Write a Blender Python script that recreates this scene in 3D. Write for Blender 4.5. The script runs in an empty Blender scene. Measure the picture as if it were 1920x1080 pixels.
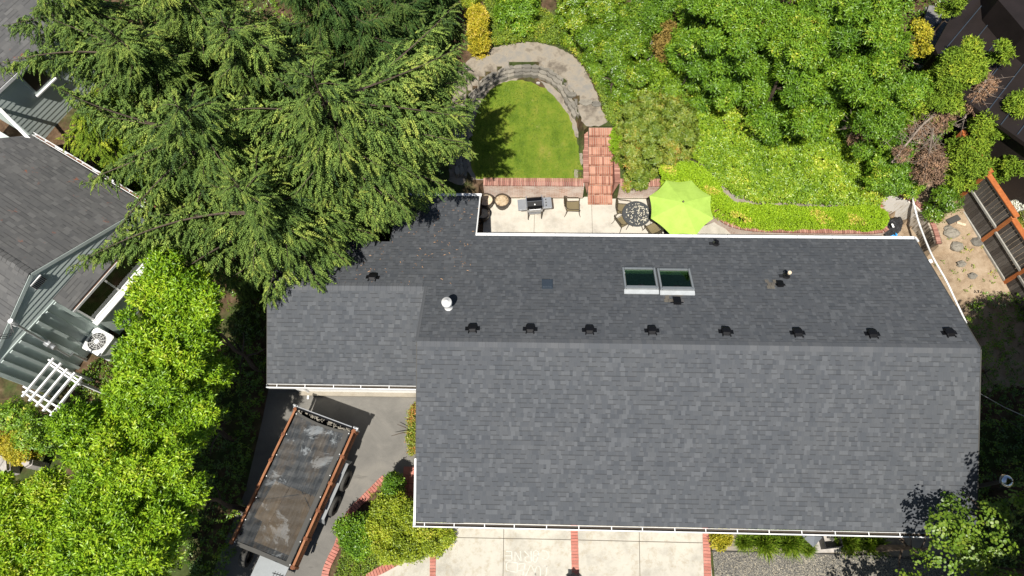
import bpy, math, random
import numpy as np
from math import sin, cos, pi, radians, sqrt, atan2, exp
from mathutils import Vector, Matrix
random.seed(7)
RNG = np.random.default_rng(11)
scene = bpy.context.scene
COL = scene.collection
# ---------------------------------------------------------------- camera pose (drone, about 25 m up)
CT, CR, CY, CF = .3898, -.0266, .0114, 1300.0
CC = Vector((1.026, -6.488, 25.0))
CM = Matrix.Rotation(CY, 3, 'Z') @ Matrix.Rotation(CT, 3, 'X') @ Matrix.Rotation(-CR, 3, 'Y')
def A(u, v, z=0.0):
    d = CM @ Vector(((u-960)/CF, (540-v)/CF, -1.0))
    k = (z-CC.z)/d.z
    return Vector((CC.x+k*d.x, CC.y+k*d.y, z))
def AP(u, v, n, d0):
    d = CM @ Vector(((u-960)/CF, (540-v)/CF, -1.0)); n = Vector(n)
    return CC + d*((d0-n.dot(CC))/n.dot(d))
def PX(p):
    q = CM.transposed() @ (Vector(p)-CC); return 960-CF*q.x/q.z, 540+CF*q.y/q.z
def AS(pts, z): return [tuple(A(u, v, z))[:2] for u, v in pts]

# ---------------------------------------------------------------- materials
MATS = {}
class NT:
    def __init__(s, name):
        s.m = bpy.data.materials.new(name); s.m.use_nodes = True
        s.t = s.m.node_tree; s.t.nodes.clear()
        s.out = s.t.nodes.new('ShaderNodeOutputMaterial')
        MATS[name] = s.m
    def n(s, typ, **kw):
        nd = s.t.nodes.new('ShaderNode'+typ)
        ins = kw.pop('ins', {})
        for k, v in kw.items(): setattr(nd, k, v)
        for k, v in ins.items(): s.set(nd.inputs[k], v)
        return nd
    def set(s, sock, v):
        if isinstance(v, bpy.types.NodeSocket): s.t.links.new(v, sock)
        elif v is not None: sock.default_value = v
    def math(s, op, a, b=None, c=None, clamp=False):
        nd = s.t.nodes.new('ShaderNodeMath'); nd.operation = op; nd.use_clamp = clamp
        s.set(nd.inputs[0], a)
        if b is not None: s.set(nd.inputs[1], b)
        if c is not None: s.set(nd.inputs[2], c)
        return nd.outputs[0]
    def ramp(s, fac, stops, interp='LINEAR'):
        nd = s.t.nodes.new('ShaderNodeValToRGB'); cr = nd.color_ramp; cr.interpolation = interp
        while len(cr.elements) < len(stops): cr.elements.new(.5)
        for e, (p, c) in zip(cr.elements, stops): e.position = p; e.color = (*c, 1)
        s.set(nd.inputs[0], fac); return nd.outputs[0]
    def mix(s, fac, a, b, mode='MIX'):
        nd = s.t.nodes.new('ShaderNodeMix'); nd.data_type = 'RGBA'; nd.blend_type = mode
        s.set(nd.inputs[0], fac)
        for i, v in ((6, a), (7, b)):
            if isinstance(v, tuple) and len(v) == 3: v = (*v, 1)
            s.set(nd.inputs[i], v)
        return nd.outputs[2]
    def obj(s): return s.n('TexCoord').outputs['Object']
    def uv(s): return s.n('TexCoord').outputs['UV']
    def attr(s, a='rnd'): return s.n('Attribute', attribute_name=a).outputs['Fac']
    def noise(s, vec, scale, detail=4, rough=.6, dist=0):
        return s.n('TexNoise', ins={'Vector': vec, 'Scale': scale, 'Detail': detail, 'Roughness': rough, 'Distortion': dist}).outputs[0]
    def mapping(s, vec, scale=(1,1,1), rot=(0,0,0), loc=(0,0,0)):
        return s.n('Mapping', ins={'Vector': vec, 'Scale': scale, 'Rotation': rot, 'Location': loc}).outputs[0]
    def bump(s, h, strength=.3, dist=.01):
        return s.n('Bump', ins={'Height': h, 'Strength': strength, 'Distance': dist}).outputs[0]
    def bsdf(s, color, rough=.7, normal=None, metallic=0., spec=.3, **kw):
        nd = s.t.nodes.new('ShaderNodeBsdfPrincipled')
        if isinstance(color, tuple) and len(color) == 3: color = (*color, 1)
        s.set(nd.inputs['Base Color'], color); s.set(nd.inputs['Roughness'], rough)
        s.set(nd.inputs['Metallic'], metallic); s.set(nd.inputs['Specular IOR Level'], spec)
        if normal is not None: s.set(nd.inputs['Normal'], normal)
        for k, v in kw.items(): s.set(nd.inputs[k], v)
        return nd.outputs[0]
    def done(s, sh): s.t.links.new(sh, s.out.inputs[0]); return s.m

def mnoise(name, c1, c2, scale=3, rough=.7, c3=None, fine=40, bump=.15, metallic=0., spec=.3, lo=.35, hi=.65):
    t = NT(name); o = t.obj()
    f = t.noise(o, scale, 6, .65)
    st = [(lo, c1), (hi, c2)] if c3 is None else [(lo, c1), ((lo+hi)/2, c2), (hi, c3)]
    c = t.ramp(f, st)
    g = t.noise(o, fine, 3)
    c = t.mix(.35, c, t.ramp(g, [(.3, (.5,.5,.5)), (.7, (1.,1.,1.))]), 'MULTIPLY')
    return t.done(t.bsdf(c, rough, t.bump(g, bump, .01), metallic, spec))
def mplain(name, c, rough=.5, metallic=0., spec=.4, dirt=.18):
    t = NT(name); o = t.obj()
    f = t.noise(o, 6, 5, .7)
    col = t.mix(dirt, c, t.ramp(f, [(.3, tuple(x*.35 for x in c)), (.65, c)]))
    return t.done(t.bsdf(col, rough, None, metallic, spec))
def mleaf(name, stops, rough=.45, trans=.18, spec=.45, tcol=(1.25, 1.2, .5)):
    t = NT(name); r = t.attr('rnd')
    o = t.obj(); big = t.noise(o, .9, 3)
    f = t.math('ADD', r, t.math('MULTIPLY', t.math('SUBTRACT', big, .5), 1.1), clamp=True)
    c = t.ramp(f, stops)
    trans *= .6
    b = t.bsdf(c, rough, None, 0, spec)
    tr = t.n('BsdfTranslucent'); t.set(tr.inputs[0], t.mix(1., c, tcol, 'MULTIPLY'))
    mx = t.n('MixShader', ins={0: trans, 1: b, 2: tr.outputs[0]})
    return t.done(mx.outputs[0])

def mshingle(name, base, spread, row=.143, tab=.17, dark=.5, tint=(1,1,1), patch=None):
    t = NT(name); sp = t.n('SeparateXYZ', ins={0: t.uv()})
    u, v = sp.outputs[0], sp.outputs[1]
    rv = t.math('DIVIDE', v, row); ri = t.math('FLOOR', rv); rf = t.math('FRACT', rv)
    rr = t.n('TexWhiteNoise', noise_dimensions='1D', ins={'W': ri}).outputs[0]
    ux = t.math('ADD', t.math('DIVIDE', u, tab), t.math('MULTIPLY', rr, 37.))
    # uneven tab widths
    ux = t.math('ADD', ux, t.math('MULTIPLY', t.math('SINE', t.math('MULTIPLY', ux, 2.3)), .24))
    ci = t.math('FLOOR', ux); cf = t.math('FRACT', ux)
    cv = t.n('CombineXYZ', ins={0: ci, 1: ri, 2: 3.3})
    wn = t.n('TexWhiteNoise', noise_dimensions='3D', ins={'Vector': cv.outputs[0]})
    r1 = wn.outputs[0]; sc = t.n('SeparateColor', ins={0: wn.outputs[1]}); r2 = sc.outputs[0]; r3 = sc.outputs[1]
    d = tuple(base*(1-spread)*x for x in tint); m = tuple(base*x for x in tint); l = tuple(base*(1+spread*1.3)*x for x in tint)
    c = t.ramp(r1, [(0, d), (.12, tuple(x*.9 for x in m)), (.66, m), (.84, tuple(x*1.12 for x in m)), (.9, l), (1, l)])
    c = t.mix(t.math('MULTIPLY', r2, .22), c, (base*1.05, base*.98, base*.86))
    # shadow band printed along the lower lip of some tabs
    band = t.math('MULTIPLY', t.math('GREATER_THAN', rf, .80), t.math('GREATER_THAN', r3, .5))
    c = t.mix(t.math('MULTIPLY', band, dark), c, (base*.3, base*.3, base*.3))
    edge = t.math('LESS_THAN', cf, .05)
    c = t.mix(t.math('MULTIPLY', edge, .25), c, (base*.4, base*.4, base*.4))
    gr = t.noise(t.mapping(t.uv(), (1,1,1)), 180, 2)
    c = t.mix(.35, c, t.ramp(gr, [(.3, (.55,.55,.55)), (.7, (1.2,1.2,1.2))]), 'MULTIPLY')
    st = t.noise(t.uv(), .55, 5, .7)
    c = t.mix(.5, c, t.ramp(st, [(.3, (.82,.84,.86)), (.7, (1.1,1.08,1.04))]), 'MULTIPLY')
    if patch:
        pn = t.noise(t.mapping(t.uv(), (.7,1,1)), 2.2, 6, .75)
        c = t.mix(t.ramp(pn, [(.62, (0,0,0)), (.7, (1,1,1))]), c, patch)
    h = t.math('ADD', t.math('MULTIPLY', t.math('SUBTRACT', 1., rf), -.6), t.math('MULTIPLY', r1, .5))
    return t.done(t.bsdf(c, .9, t.bump(h, .2, .012), 0, .2))
def mbrick(name, c1, c2, mortar, bw=.2, bh=.075, ms=.012, white=0.):
    t = NT(name)
    b = t.n('TexBrick', ins={'Vector': t.uv(), 'Color1': (*c1,1), 'Color2': (*c2,1), 'Mortar': (*mortar,1), 'Scale': 1.,
        'Mortar Size': ms, 'Mortar Smooth': .2, 'Bias': 0., 'Brick Width': bw, 'Row Height': bh})
    c = b.outputs[0]
    n = t.noise(t.obj(), 2.5, 6, .7)
    c = t.mix(.6, c, t.ramp(n, [(.35, (.6,.57,.55)), (.65, (1.15,1.15,1.15))]), 'MULTIPLY')
    if white:
        n2 = t.noise(t.obj(), 1.7, 8, .75)
        c = t.mix(t.ramp(n2, [(.38, (0,0,0)), (.6, (white,)*3)]), c, (.62,.58,.52))
    return t.done(t.bsdf(c, .9, t.bump(b.outputs[1], -.3, .01)))
def mrnd(name, stops, rough=.8, bumpsc=60):
    t = NT(name); c = t.ramp(t.attr('rnd'), stops)
    n = t.noise(t.obj(), bumpsc, 4); n2 = t.noise(t.obj(), 3, 5, .7)
    c = t.mix(.5, c, t.ramp(n, [(.3, (.65,.65,.65)), (.7, (1.1,1.1,1.1))]), 'MULTIPLY')
    c = t.mix(.45, c, t.ramp(n2, [(.35, (.6,.58,.55)), (.65, (1.15,1.15,1.15))]), 'MULTIPLY')
    return t.done(t.bsdf(c, rough, t.bump(n, .3, .008)))

# ---------------------------------------------------------------- mesh building
class MB:
    def __init__(s): s.v = []; s.f = []; s.r = []; s.uvs = {}
    def add(s, vs, fs, rnd=None):
        b = len(s.v); s.v += [tuple(v) for v in vs]; s.f += [tuple(i+b for i in f) for f in fs]
        r = random.random() if rnd is None else rnd
        s.r += [r]*len(vs); return s
    def box(s, c, sz, rz=0., rx=0., ry=0., rnd=None):
        M = Matrix.Rotation(rz, 3, 'Z') @ Matrix.Rotation(ry, 3, 'Y') @ Matrix.Rotation(rx, 3, 'X'); c = Vector(c)
        vs = [c + M @ Vector((x*sz[0]/2, y*sz[1]/2, z*sz[2]/2)) for x in (-1,1) for y in (-1,1) for z in (-1,1)]
        return s.add(vs, [(0,1,3,2),(4,6,7,5),(0,4,5,1),(2,3,7,6),(0,2,6,4),(1,5,7,3)], rnd)
    def bar(s, a, b, w, h, up=(0,0,1)):
        a = Vector(a); b = Vector(b); d = (b-a); d.normalize(); u = Vector(up)
        r = d.cross(u)
        if r.length < 1e-4: r = d.cross(Vector((1,0,0)))
        r.normalize(); u = r.cross(d)
        vs = [p + r*x*w/2 + u*y*h/2 for p in (a, b) for x, y in ((-1,-1),(1,-1),(1,1),(-1,1))]
        return s.add(vs, [(3,2,1,0),(4,5,6,7),(0,1,5,4),(1,2,6,5),(2,3,7,6),(3,0,4,7)])
    def tube(s, pts, r, n=8, caps=True):
        pts = [Vector(p) for p in pts]; m = len(pts); rs = r if isinstance(r, (list, tuple)) else [r]*m
        vs = []; pr = None
        for i, p in enumerate(pts):
            d = (pts[min(i+1, m-1)]-pts[max(i-1, 0)]).normalized()
            if pr is None:
                pr = d.cross(Vector((0,0,1)))
                if pr.length < 1e-3: pr = d.cross(Vector((1,0,0)))
            pr = (pr - d*pr.dot(d)).normalized(); q = d.cross(pr)
            for k in range(n):
                a = 2*pi*k/n; vs.append(p + (pr*cos(a)+q*sin(a))*rs[i])
        fs = [(i*n+k, i*n+(k+1)%n, (i+1)*n+(k+1)%n, (i+1)*n+k) for i in range(m-1) for k in range(n)]
        if caps: fs += [tuple(range(n))[::-1], tuple(range((m-1)*n, m*n))]
        return s.add(vs, fs)
    def lathe(s, prof, c=(0,0,0), n=24):   # prof: (r,z)
        c = Vector(c); vs = [c + Vector((r*cos(2*pi*k/n), r*sin(2*pi*k/n), z)) for r, z in prof for k in range(n)]
        fs = [(i*n+k, i*n+(k+1)%n, (i+1)*n+(k+1)%n, (i+1)*n+k) for i in range(len(prof)-1) for k in range(n)]
        return s.add(vs, fs)
    def prism(s, poly, z0, z1=None, zf=None, thick=None):
        # poly xy list, flat between z0 and z1, or following zf(x,y) with thickness
        n = len(poly)
        if zf: top = [(x, y, zf(x, y)) for x, y in poly]; bot = [(x, y, zf(x, y)-thick) for x, y in poly]
        else: top = [(x, y, z1) for x, y in poly]; bot = [(x, y, z0) for x, y in poly]
        ar = sum(poly[i][0]*poly[(i+1)%n][1]-poly[(i+1)%n][0]*poly[i][1] for i in range(n))
        if ar < 0: top = top[::-1]; bot = bot[::-1]
        return s.add(top+bot, [tuple(range(n)), tuple(range(2*n-1, n-1, -1))]+[(i, i+n, (i+1)%n+n, (i+1)%n) for i in range(n)])
    def build(s, name, mat, parent=None, smooth=False, uv=None, loc=None):
        me = bpy.data.meshes.new(name)
        me.from_pydata([tuple(v) for v in s.v], [], s.f)
        a = me.attributes.new('rnd', 'FLOAT', 'POINT'); a.data.foreach_set('value', s.r)
        if smooth: me.polygons.foreach_set('use_smooth', [True]*len(me.polygons))
        boxuv(me, uv); me.materials.append(MATS[mat] if isinstance(mat, str) else mat)
        o = bpy.data.objects.new(name, me); COL.objects.link(o)
        if parent: o.parent = parent
        if loc: o.location = loc
        return o
def boxuv(me, fn=None):
    ul = me.uv_layers.new(name='UVMap')
    for p in me.polygons:
        n = p.normal
        for li in p.loop_indices:
            co = me.vertices[me.loops[li].vertex_index].co
            if fn: ul.data[li].uv = fn(co, n)
            elif abs(n.z) > .8: ul.data[li].uv = (co.x, co.y)
            elif abs(n.x) > abs(n.y): ul.data[li].uv = (co.y, co.z)
            else: ul.data[li].uv = (co.x, co.z)
def tag(o, label=None, cat=None, group=None, kind=None):
    if label: o['label'] = label
    if cat: o['category'] = cat
    if group: o['group'] = group
    if kind: o['kind'] = kind
    return o
def empty(name, loc=(0,0,0), rz=0., label=None, cat=None, group=None):
    o = bpy.data.objects.new(name, None); COL.objects.link(o); o.location = loc; o.rotation_euler.z = rz
    o.empty_display_size = .2
    return tag(o, label, cat, group)
def copy_tree(o, parent=None):
    c = o.copy(); COL.objects.link(c); c.parent = parent
    for ch in o.children: copy_tree(ch, c)
    return c
def inpoly(poly, X, Y):
    X = np.asarray(X, float); Y = np.asarray(Y, float); r = np.zeros(X.shape, bool); n = len(poly); j = n-1
    for i in range(n):
        xi, yi = poly[i][:2]; xj, yj = poly[j][:2]
        if yi != yj:
            c = ((yi > Y) != (yj > Y)) & (X < (xj-xi)*(Y-yi)/(yj-yi)+xi); r ^= c
        j = i
    return r
def smoothpath(pts, step=.2):
    P = [Vector((p[0], p[1], p[2] if len(p) > 2 else 0)) for p in pts]; out = []
    for i in range(len(P)-1):
        p0 = P[max(i-1,0)]; p1 = P[i]; p2 = P[i+1]; p3 = P[min(i+2, len(P)-1)]
        k = max(1, int((p2-p1).length/step))
        for j in range(k):
            t = j/k
            out.append(.5*((2*p1)+(p2-p0)*t+(2*p0-5*p1+4*p2-p3)*t*t+(3*p1-3*p2+p3-p0)*t**3))
    out.append(P[-1]); return out
def offs(path, d):
    out = []
    for i, p in enumerate(path):
        t = (path[min(i+1, len(path)-1)]-path[max(i-1, 0)]); t.z = 0; t.normalize()
        out.append(p+Vector((-t.y, t.x, 0))*d)
    return out
def arclen_points(path, step):
    out = []; acc = 0; nxt = step/2
    for i in range(len(path)-1):
        a, b = path[i], path[i+1]; L = (b-a).length
        if L < 1e-6: continue
        while nxt <= acc+L:
            t = (nxt-acc)/L; out.append((a.lerp(b, t), atan2(b.y-a.y, b.x-a.x))); nxt += step
        acc += L
    return out
def bricks(mb, path, width, h=.06, step=.085, gap=.012, zf=None):
    for p, a in arclen_points(path, step):
        z = zf(p.x, p.y) if zf else p.z
        mb.box((p.x, p.y, z+random.uniform(-.003, .003)), (step-gap, width+random.uniform(-.006, .006), h), a+random.uniform(-.02, .02))

# ---------------------------------------------------------------- fast stamping of many leaves
def rots(dirs, ups, spin=None):
    X = dirs/np.maximum(np.linalg.norm(dirs, axis=1, keepdims=True), 1e-9)
    Y = np.cross(ups, X); ln = np.linalg.norm(Y, axis=1, keepdims=True)
    Y = np.where(ln < 1e-4, np.array([[0., 1., 0.]]), Y/np.maximum(ln, 1e-9)); Z = np.cross(X, Y)
    return np.stack([X, Y, Z], axis=2)
class Cloud:
    def __init__(s): s.V = []; s.F = []; s.R = []; s.n = 0
    def stamp(s, tm, org, R, sc, rnd, jit=.18):
        V, F, LR = tm; m = len(org)
        if m == 0: return
        W = np.einsum('nij,kj->nki', R, V)*np.asarray(sc).reshape(-1, 1, 1)+org[:, None, :]
        k = len(V)
        s.V.append(W.reshape(-1, 3)); s.F.append((F[None]+(np.arange(m)*k)[:, None, None]+s.n).reshape(-1, 3))
        s.R.append((rnd[:, None]+(LR[None, :]-.5)*jit*2).reshape(-1)); s.n += m*k
    def build(s, name, mat, parent=None):
        V = np.concatenate(s.V).astype(np.float32); F = np.concatenate(s.F).astype(np.int32); R = np.clip(np.concatenate(s.R), 0, 1).astype(np.float32)
        me = bpy.data.meshes.new(name); me.vertices.add(len(V)); me.vertices.foreach_set('co', V.ravel())
        me.loops.add(F.size); me.loops.foreach_set('vertex_index', F.ravel())
        me.polygons.add(len(F)); me.polygons.foreach_set('loop_start', np.arange(0, F.size, 3, dtype=np.int32))
        me.update(calc_edges=True)
        a = me.attributes.new('rnd', 'FLOAT', 'POINT'); a.data.foreach_set('value', R)
        me.materials.append(MATS[mat]); o = bpy.data.objects.new(name, me); COL.objects.link(o)
        if parent: o.parent = parent
        TOT[0] += len(F); return o
TOT = [0]
def leaf(L, w, o=(0,0,0), az=0., el=.4, fold=.25, wide=.45):
    # folded leaf: base, left, right, tip
    v = np.array([[0,0,0],[L*wide, w/2, L*fold*.3],[L*wide,-w/2, L*fold*.3],[L,0,-L*.06]])
    ce, se = cos(el), sin(el); E = np.array([[ce,0,-se],[0,1,0],[se,0,ce]])
    ca, sa = cos(az), sin(az); Z = np.array([[ca,-sa,0],[sa,ca,0],[0,0,1]])
    return (v@E.T)@Z.T+np.array(o), np.array([[0,2,3],[0,3,1]])
def hexleaf(w, o, az, el):
    a = np.arange(6)*pi/3; v = np.stack([cos_(a)*w/2+w/2, sin_(a)*w/2, np.abs(sin_(a))*w*.1], 1)
    ce, se = cos(el), sin(el); E = np.array([[ce,0,-se],[0,1,0],[se,0,ce]])
    ca, sa = cos(az), sin(az); Z = np.array([[ca,-sa,0],[sa,ca,0],[0,0,1]])
    return (v@E.T)@Z.T+np.array(o), np.array([[0,1,2],[0,2,3],[0,3,4],[0,4,5]])
cos_, sin_ = np.cos, np.sin
def rosette(n, L, w, seed, el=(.1, .9), spread=.04, hx=False, fold=.25):
    r = random.Random(seed); V = []; F = []; R = []; b = 0
    for i in range(n):
        az = 2*pi*i/n*1.0+r.uniform(-.4, .4); e = r.uniform(*el); l = L*r.uniform(.75, 1.15)
        o = (r.uniform(-spread, spread), r.uniform(-spread, spread), r.uniform(-spread, spread))
        v, f = hexleaf(w*r.uniform(.8, 1.15), o, az, e) if hx else leaf(l, w*r.uniform(.8, 1.15), o, az, e, fold)
        V.append(v); F.append(f+b); R += [r.random()]*len(v); b += len(v)
    return np.concatenate(V), np.concatenate(F), np.array(R)
def spindle(L, r, o, d, up):
    d = Vector(d).normalized(); s1 = d.cross(Vector(up)); s1.normalize(); s2 = s1.cross(d); o = Vector(o)
    m = o+d*L*.35; v = [o, m+s1*r, m-s1*r*.5+s2*r*.8, m-s1*r*.5-s2*r*.8, o+d*L]
    return [tuple(x) for x in v], [(0,2,1),(0,3,2),(0,1,3),(1,2,4),(2,3,4),(3,1,4)]
def spray(L, seed, tw=.13, r=.016, step=.06, droop=.25, ang=.85):
    # one spruce branchlet along +X, twigs to both sides
    rr = random.Random(seed); V = []; F = []; R = []; b = 0
    def put(o, d, l, rad, rn):
        nonlocal b
        v, f = spindle(l, rad, o, d, (0,0,1)); V.extend(v); F.extend([tuple(i+b for i in t) for t in f]); R.extend([rn]*5); b += 5
    x = .02; k = 0
    while x < L:
        t = x/L; z = -droop*L*t*t; y = .03*sin(3*t+seed)
        s = 1 if k % 2 else -1
        a = ang*rr.uniform(.75, 1.15); l = tw*(1.15-.65*t)*rr.uniform(.7, 1.25)
        put((x, y, z), (cos(a), s*sin(a), rr.uniform(-.45, .15)-droop*t), l, r*rr.uniform(.8, 1.2), rr.random())
        x += step/2*rr.uniform(.7, 1.3); k += 1
    put((L*.6, .03*sin(2+seed), -droop*L*.36), (1, 0, -droop*1.6), L*.42, r, .9)
    put((0, 0, 0), (1, 0, -droop*.3), L*.65, r*.8, .2)
    return np.array(V), np.array(F), np.array(R)
def unit(v): return v/np.maximum(np.linalg.norm(v, axis=-1, keepdims=True), 1e-9)
def blob_leaves(cl, tms, centers, radii, dens, flat=.8, upb=.25, rnd0=.5, rs=.5, sc=(.8, 1.2), inner=.0):
    # clusters over the shells of many lobes; dens = clusters per m2
    centers = np.asarray(centers, float); radii = np.asarray(radii, float)
    n = (dens*4*pi*radii**2*.72).astype(int); idx = np.repeat(np.arange(len(radii)), n); N = len(idx)
    d = unit(RNG.normal(size=(N*2, 3))); d = d[d[:, 2] > -.45][:N]
    if len(d) < N: d = np.concatenate([d, unit(np.abs(RNG.normal(size=(N-len(d), 3))))])
    lump = np.sin(d[:,0]*5+idx*1.7)*np.sin(d[:,1]*6+idx*2.3)*np.sin(d[:,2]*5+idx)
    rr = radii[idx]*(.62+.5*RNG.random(N)**.7+.3*lump)
    rr = np.where(RNG.random(N) < .10, rr*RNG.uniform(1.0, 1.4, N), rr)
    P = centers[idx]+d*rr[:, None]*np.array([1, 1, flat])
    nrm = unit(d+np.array([0, 0, upb])+RNG.normal(size=(N, 3))*.25)
    tang = unit(np.cross(nrm, RNG.normal(size=(N, 3))))
    R = np.stack([tang, np.cross(nrm, tang), nrm], axis=2)
    lr = RNG.random(len(radii)); rnd = rnd0+(lr[idx]-.5)*rs*.6+(RNG.random(N)-.5)*rs
    which = RNG.integers(0, len(tms), N); S = RNG.uniform(sc[0], sc[1], N)
    for k, tm in enumerate(tms):
        m = which == k; cl.stamp(tm, P[m], R[m], S[m], rnd[m])
def poisson(poly, r, seed=1, tries=6000, edge=0.):
    rg = random.Random(seed); xs = [p[0] for p in poly]; ys = [p[1] for p in poly]; out = []
    for _ in range(tries):
        x = rg.uniform(min(xs), max(xs)); y = rg.uniform(min(ys), max(ys))
        if not inpoly(poly, [x], [y])[0]: continue
        if all((x-a)**2+(y-b)**2 > r*r for a, b in out): out.append((x, y))
    return out
def trunk_mesh(base, top, r, n=7, wob=.12, seed=0, branches=0, blen=1.5):
    rg = random.Random(seed); mb = MB(); base = Vector(base); top = Vector(top); pts = []
    for i in range(n):
        t = i/(n-1); p = base.lerp(top, t)
        if 0 < i < n-1: p += Vector((rg.uniform(-wob, wob), rg.uniform(-wob, wob), 0))
        pts.append(p)
    mb.tube(pts, [r*(1-.75*i/(n-1))+.01 for i in range(n)], 8)
    for k in range(branches):
        t = rg.uniform(.35, .92); i = t*(n-1); p = pts[int(i)].lerp(pts[min(int(i)+1, n-1)], i-int(i))
        a = rg.uniform(0, 2*pi); l = blen*rg.uniform(.6, 1.2)*(1.2-t*.6); e = rg.uniform(.2, .7)
        q = p+Vector((cos(a)*l*.5, sin(a)*l*.5, l*e*.5)); w = q+Vector((cos(a+.3)*l*.5, sin(a+.3)*l*.5, l*e*.35))
        mb.tube([p, q, w], [r*.4*(1-t)+.02, r*.25*(1-t)+.015, .008], 6)
    return mb
# ================================================================ MATERIAL LIBRARY
mnoise('dirt', (.10,.065,.04), (.26,.18,.115), 2.2, .95, (.36,.27,.18), 45, .5)
mnoise('dirt_path', (.145,.122,.095), (.29,.25,.195), 1.8, .95, (.225,.21,.185), 60, .45)
def mk_ground():
    t = NT('ground'); o = t.obj()
    big = t.noise(o, .35, 6, .65); f = t.noise(o, 3, 6, .7); fine = t.noise(o, 40, 4, .7)
    soil = t.ramp(f, [(.3, (.035,.022,.014)), (.55, (.11,.07,.042)), (.75, (.2,.14,.09))])
    moss = t.ramp(f, [(.3, (.03,.04,.012)), (.7, (.075,.10,.03))])
    c = t.mix(t.ramp(big, [(.45, (0,0,0)), (.56, (1,1,1))]), soil, moss)
    sp = t.n('SeparateXYZ', ins={0: o})
    sand = t.ramp(f, [(.3, (.22,.155,.1)), (.5, (.34,.255,.17)), (.72, (.42,.33,.235))])
    m = t.math('MULTIPLY', t.math('MULTIPLY', t.math('GREATER_THAN', sp.outputs[0], 13.6), t.math('LESS_THAN', sp.outputs[0], 24)), t.math('MULTIPLY', t.math('GREATER_THAN', t.math('ADD', sp.outputs[1], t.math('MULTIPLY', f, 2.)), 1.0), t.math('LESS_THAN', sp.outputs[1], 11.)))
    c = t.mix(m, c, sand)
    c = t.mix(.5, c, t.ramp(fine, [(.3, (.45,.45,.45)), (.7, (1.15,1.15,1.15))]), 'MULTIPLY')
    t.done(t.bsdf(c, .95, t.bump(fine, .6, .02), 0, .1))
mk_ground()
def mk_lawn():
    t = NT('lawn'); o = t.obj()
    n = t.noise(o, 1.1, 6, .7); st = t.noise(t.mapping(o, (1.8,.35,1), (0,0,.25)), 1.6, 4, .6); fine = t.noise(o, 70, 3, .7)
    f = t.math('ADD', t.math('MULTIPLY', n, .6), t.math('MULTIPLY', st, .4))
    c = t.ramp(f, [(.36, (.07,.115,.012)), (.48, (.13,.185,.019)), (.58, (.18,.21,.028)), (.7, (.25,.22,.055))])
    c = t.mix(.6, c, t.ramp(fine, [(.3, (.55,.6,.5)), (.7, (1.2,1.2,1.1))]), 'MULTIPLY')
    pt = t.noise(o, 3.4, 7, .75)
    c = t.mix(t.ramp(pt, [(.54, (0,0,0)), (.66, (.55,.55,.55))]), c, (.06,.105,.012))
    p2 = t.noise(t.mapping(o, (1,1,1), (0,0,0), (9,4,0)), 2.1, 8, .8)
    c = t.mix(t.ramp(p2, [(.6, (0,0,0)), (.7, (.6,.6,.6))]), c, (.27,.245,.09))
    t.done(t.bsdf(c, .8, t.bump(fine, .7, .02), 0, .1))
mk_lawn()
def mk_conc(name, c, stain=.5, joints=()):
    t = NT(name); o = t.obj()
    n = t.noise(o, .9, 7, .7); n2 = t.noise(o, 3.2, 6, .75); f = t.noise(o, 90, 3)
    k = t.ramp(n, [(.36, tuple(x*.72 for x in c)), (.5, tuple(x*.93 for x in c)), (.65, c)])
    k = t.mix(t.ramp(n2, [(.5, (0,0,0)), (.72, (stain,)*3)]), k, (c[0]*.62, c[1]*.54, c[2]*.42))
    k = t.mix(.3, k, t.ramp(f, [(.3, (.7,.7,.7)), (.7, (1.1,1.1,1.1))]), 'MULTIPLY')
    t.done(t.bsdf(k, .85, t.bump(f, .15, .004), 0, .2))
mk_conc('concrete_drive', (.45,.425,.365), .75)
mk_conc('concrete_patio', (.50,.465,.40), .25)
mk_conc('concrete_old', (.30,.27,.22), .5)
def mk_asphalt():
    t = NT('asphalt'); o = t.obj()
    n = t.noise(o, .7, 7, .7, .6); f = t.noise(o, 140, 3, .8); s = t.noise(t.mapping(o, (.4,1.6,1), (0,0,-.35)), 1.4, 5, .7)
    c = t.ramp(n, [(.33, (.12,.115,.105)), (.55, (.16,.152,.137)), (.7, (.20,.187,.163))])
    c = t.mix(t.ramp(s, [(.6, (0,0,0)), (.72, (.5,.5,.5))]), c, (.06,.057,.052))
    c = t.mix(.5, c, t.ramp(f, [(.3, (.6,.6,.6)), (.7, (1.3,1.3,1.3))]), 'MULTIPLY')
    sp = t.n('TexVoronoi', ins={'Vector': o, 'Scale': 1.3}).outputs[0]
    c = t.mix(t.math('LESS_THAN', sp, .035), c, (.4,.33,.2))
    t.done(t.bsdf(c, .9, t.bump(f, .4, .006), 0, .2))
mk_asphalt()
def mk_gravel():
    t = NT('gravel'); o = t.obj()
    v = t.n('TexVoronoi', ins={'Vector': o, 'Scale': 42.}); vc = t.n('SeparateColor', ins={0: v.outputs[1]}).outputs[0]
    c = t.ramp(vc, [(0, (.05,.048,.043)), (.4, (.13,.125,.115)), (.7, (.2,.19,.165)), (.93, (.30,.265,.2)), (1, (.42,.38,.30))])
    n = t.noise(o, 1., 5); c = t.mix(.5, c, t.ramp(n, [(.35, (.7,.7,.7)), (.65, (1.1,1.08,1.03))]), 'MULTIPLY')
    t.done(t.bsdf(c, .9, t.bump(v.outputs[0], .8, .02), 0, .2))
mk_gravel()
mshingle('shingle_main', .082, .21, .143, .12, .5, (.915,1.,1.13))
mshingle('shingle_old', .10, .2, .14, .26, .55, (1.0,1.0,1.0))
mshingle('shingle_old_mossy', .10, .2, .14, .26, .55, (1.0,1.0,1.0), (.26,.075,.03))
mshingle('ridge_shingle', .092, .08, 5., .2, .0, (.93,1,1.12))
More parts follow.
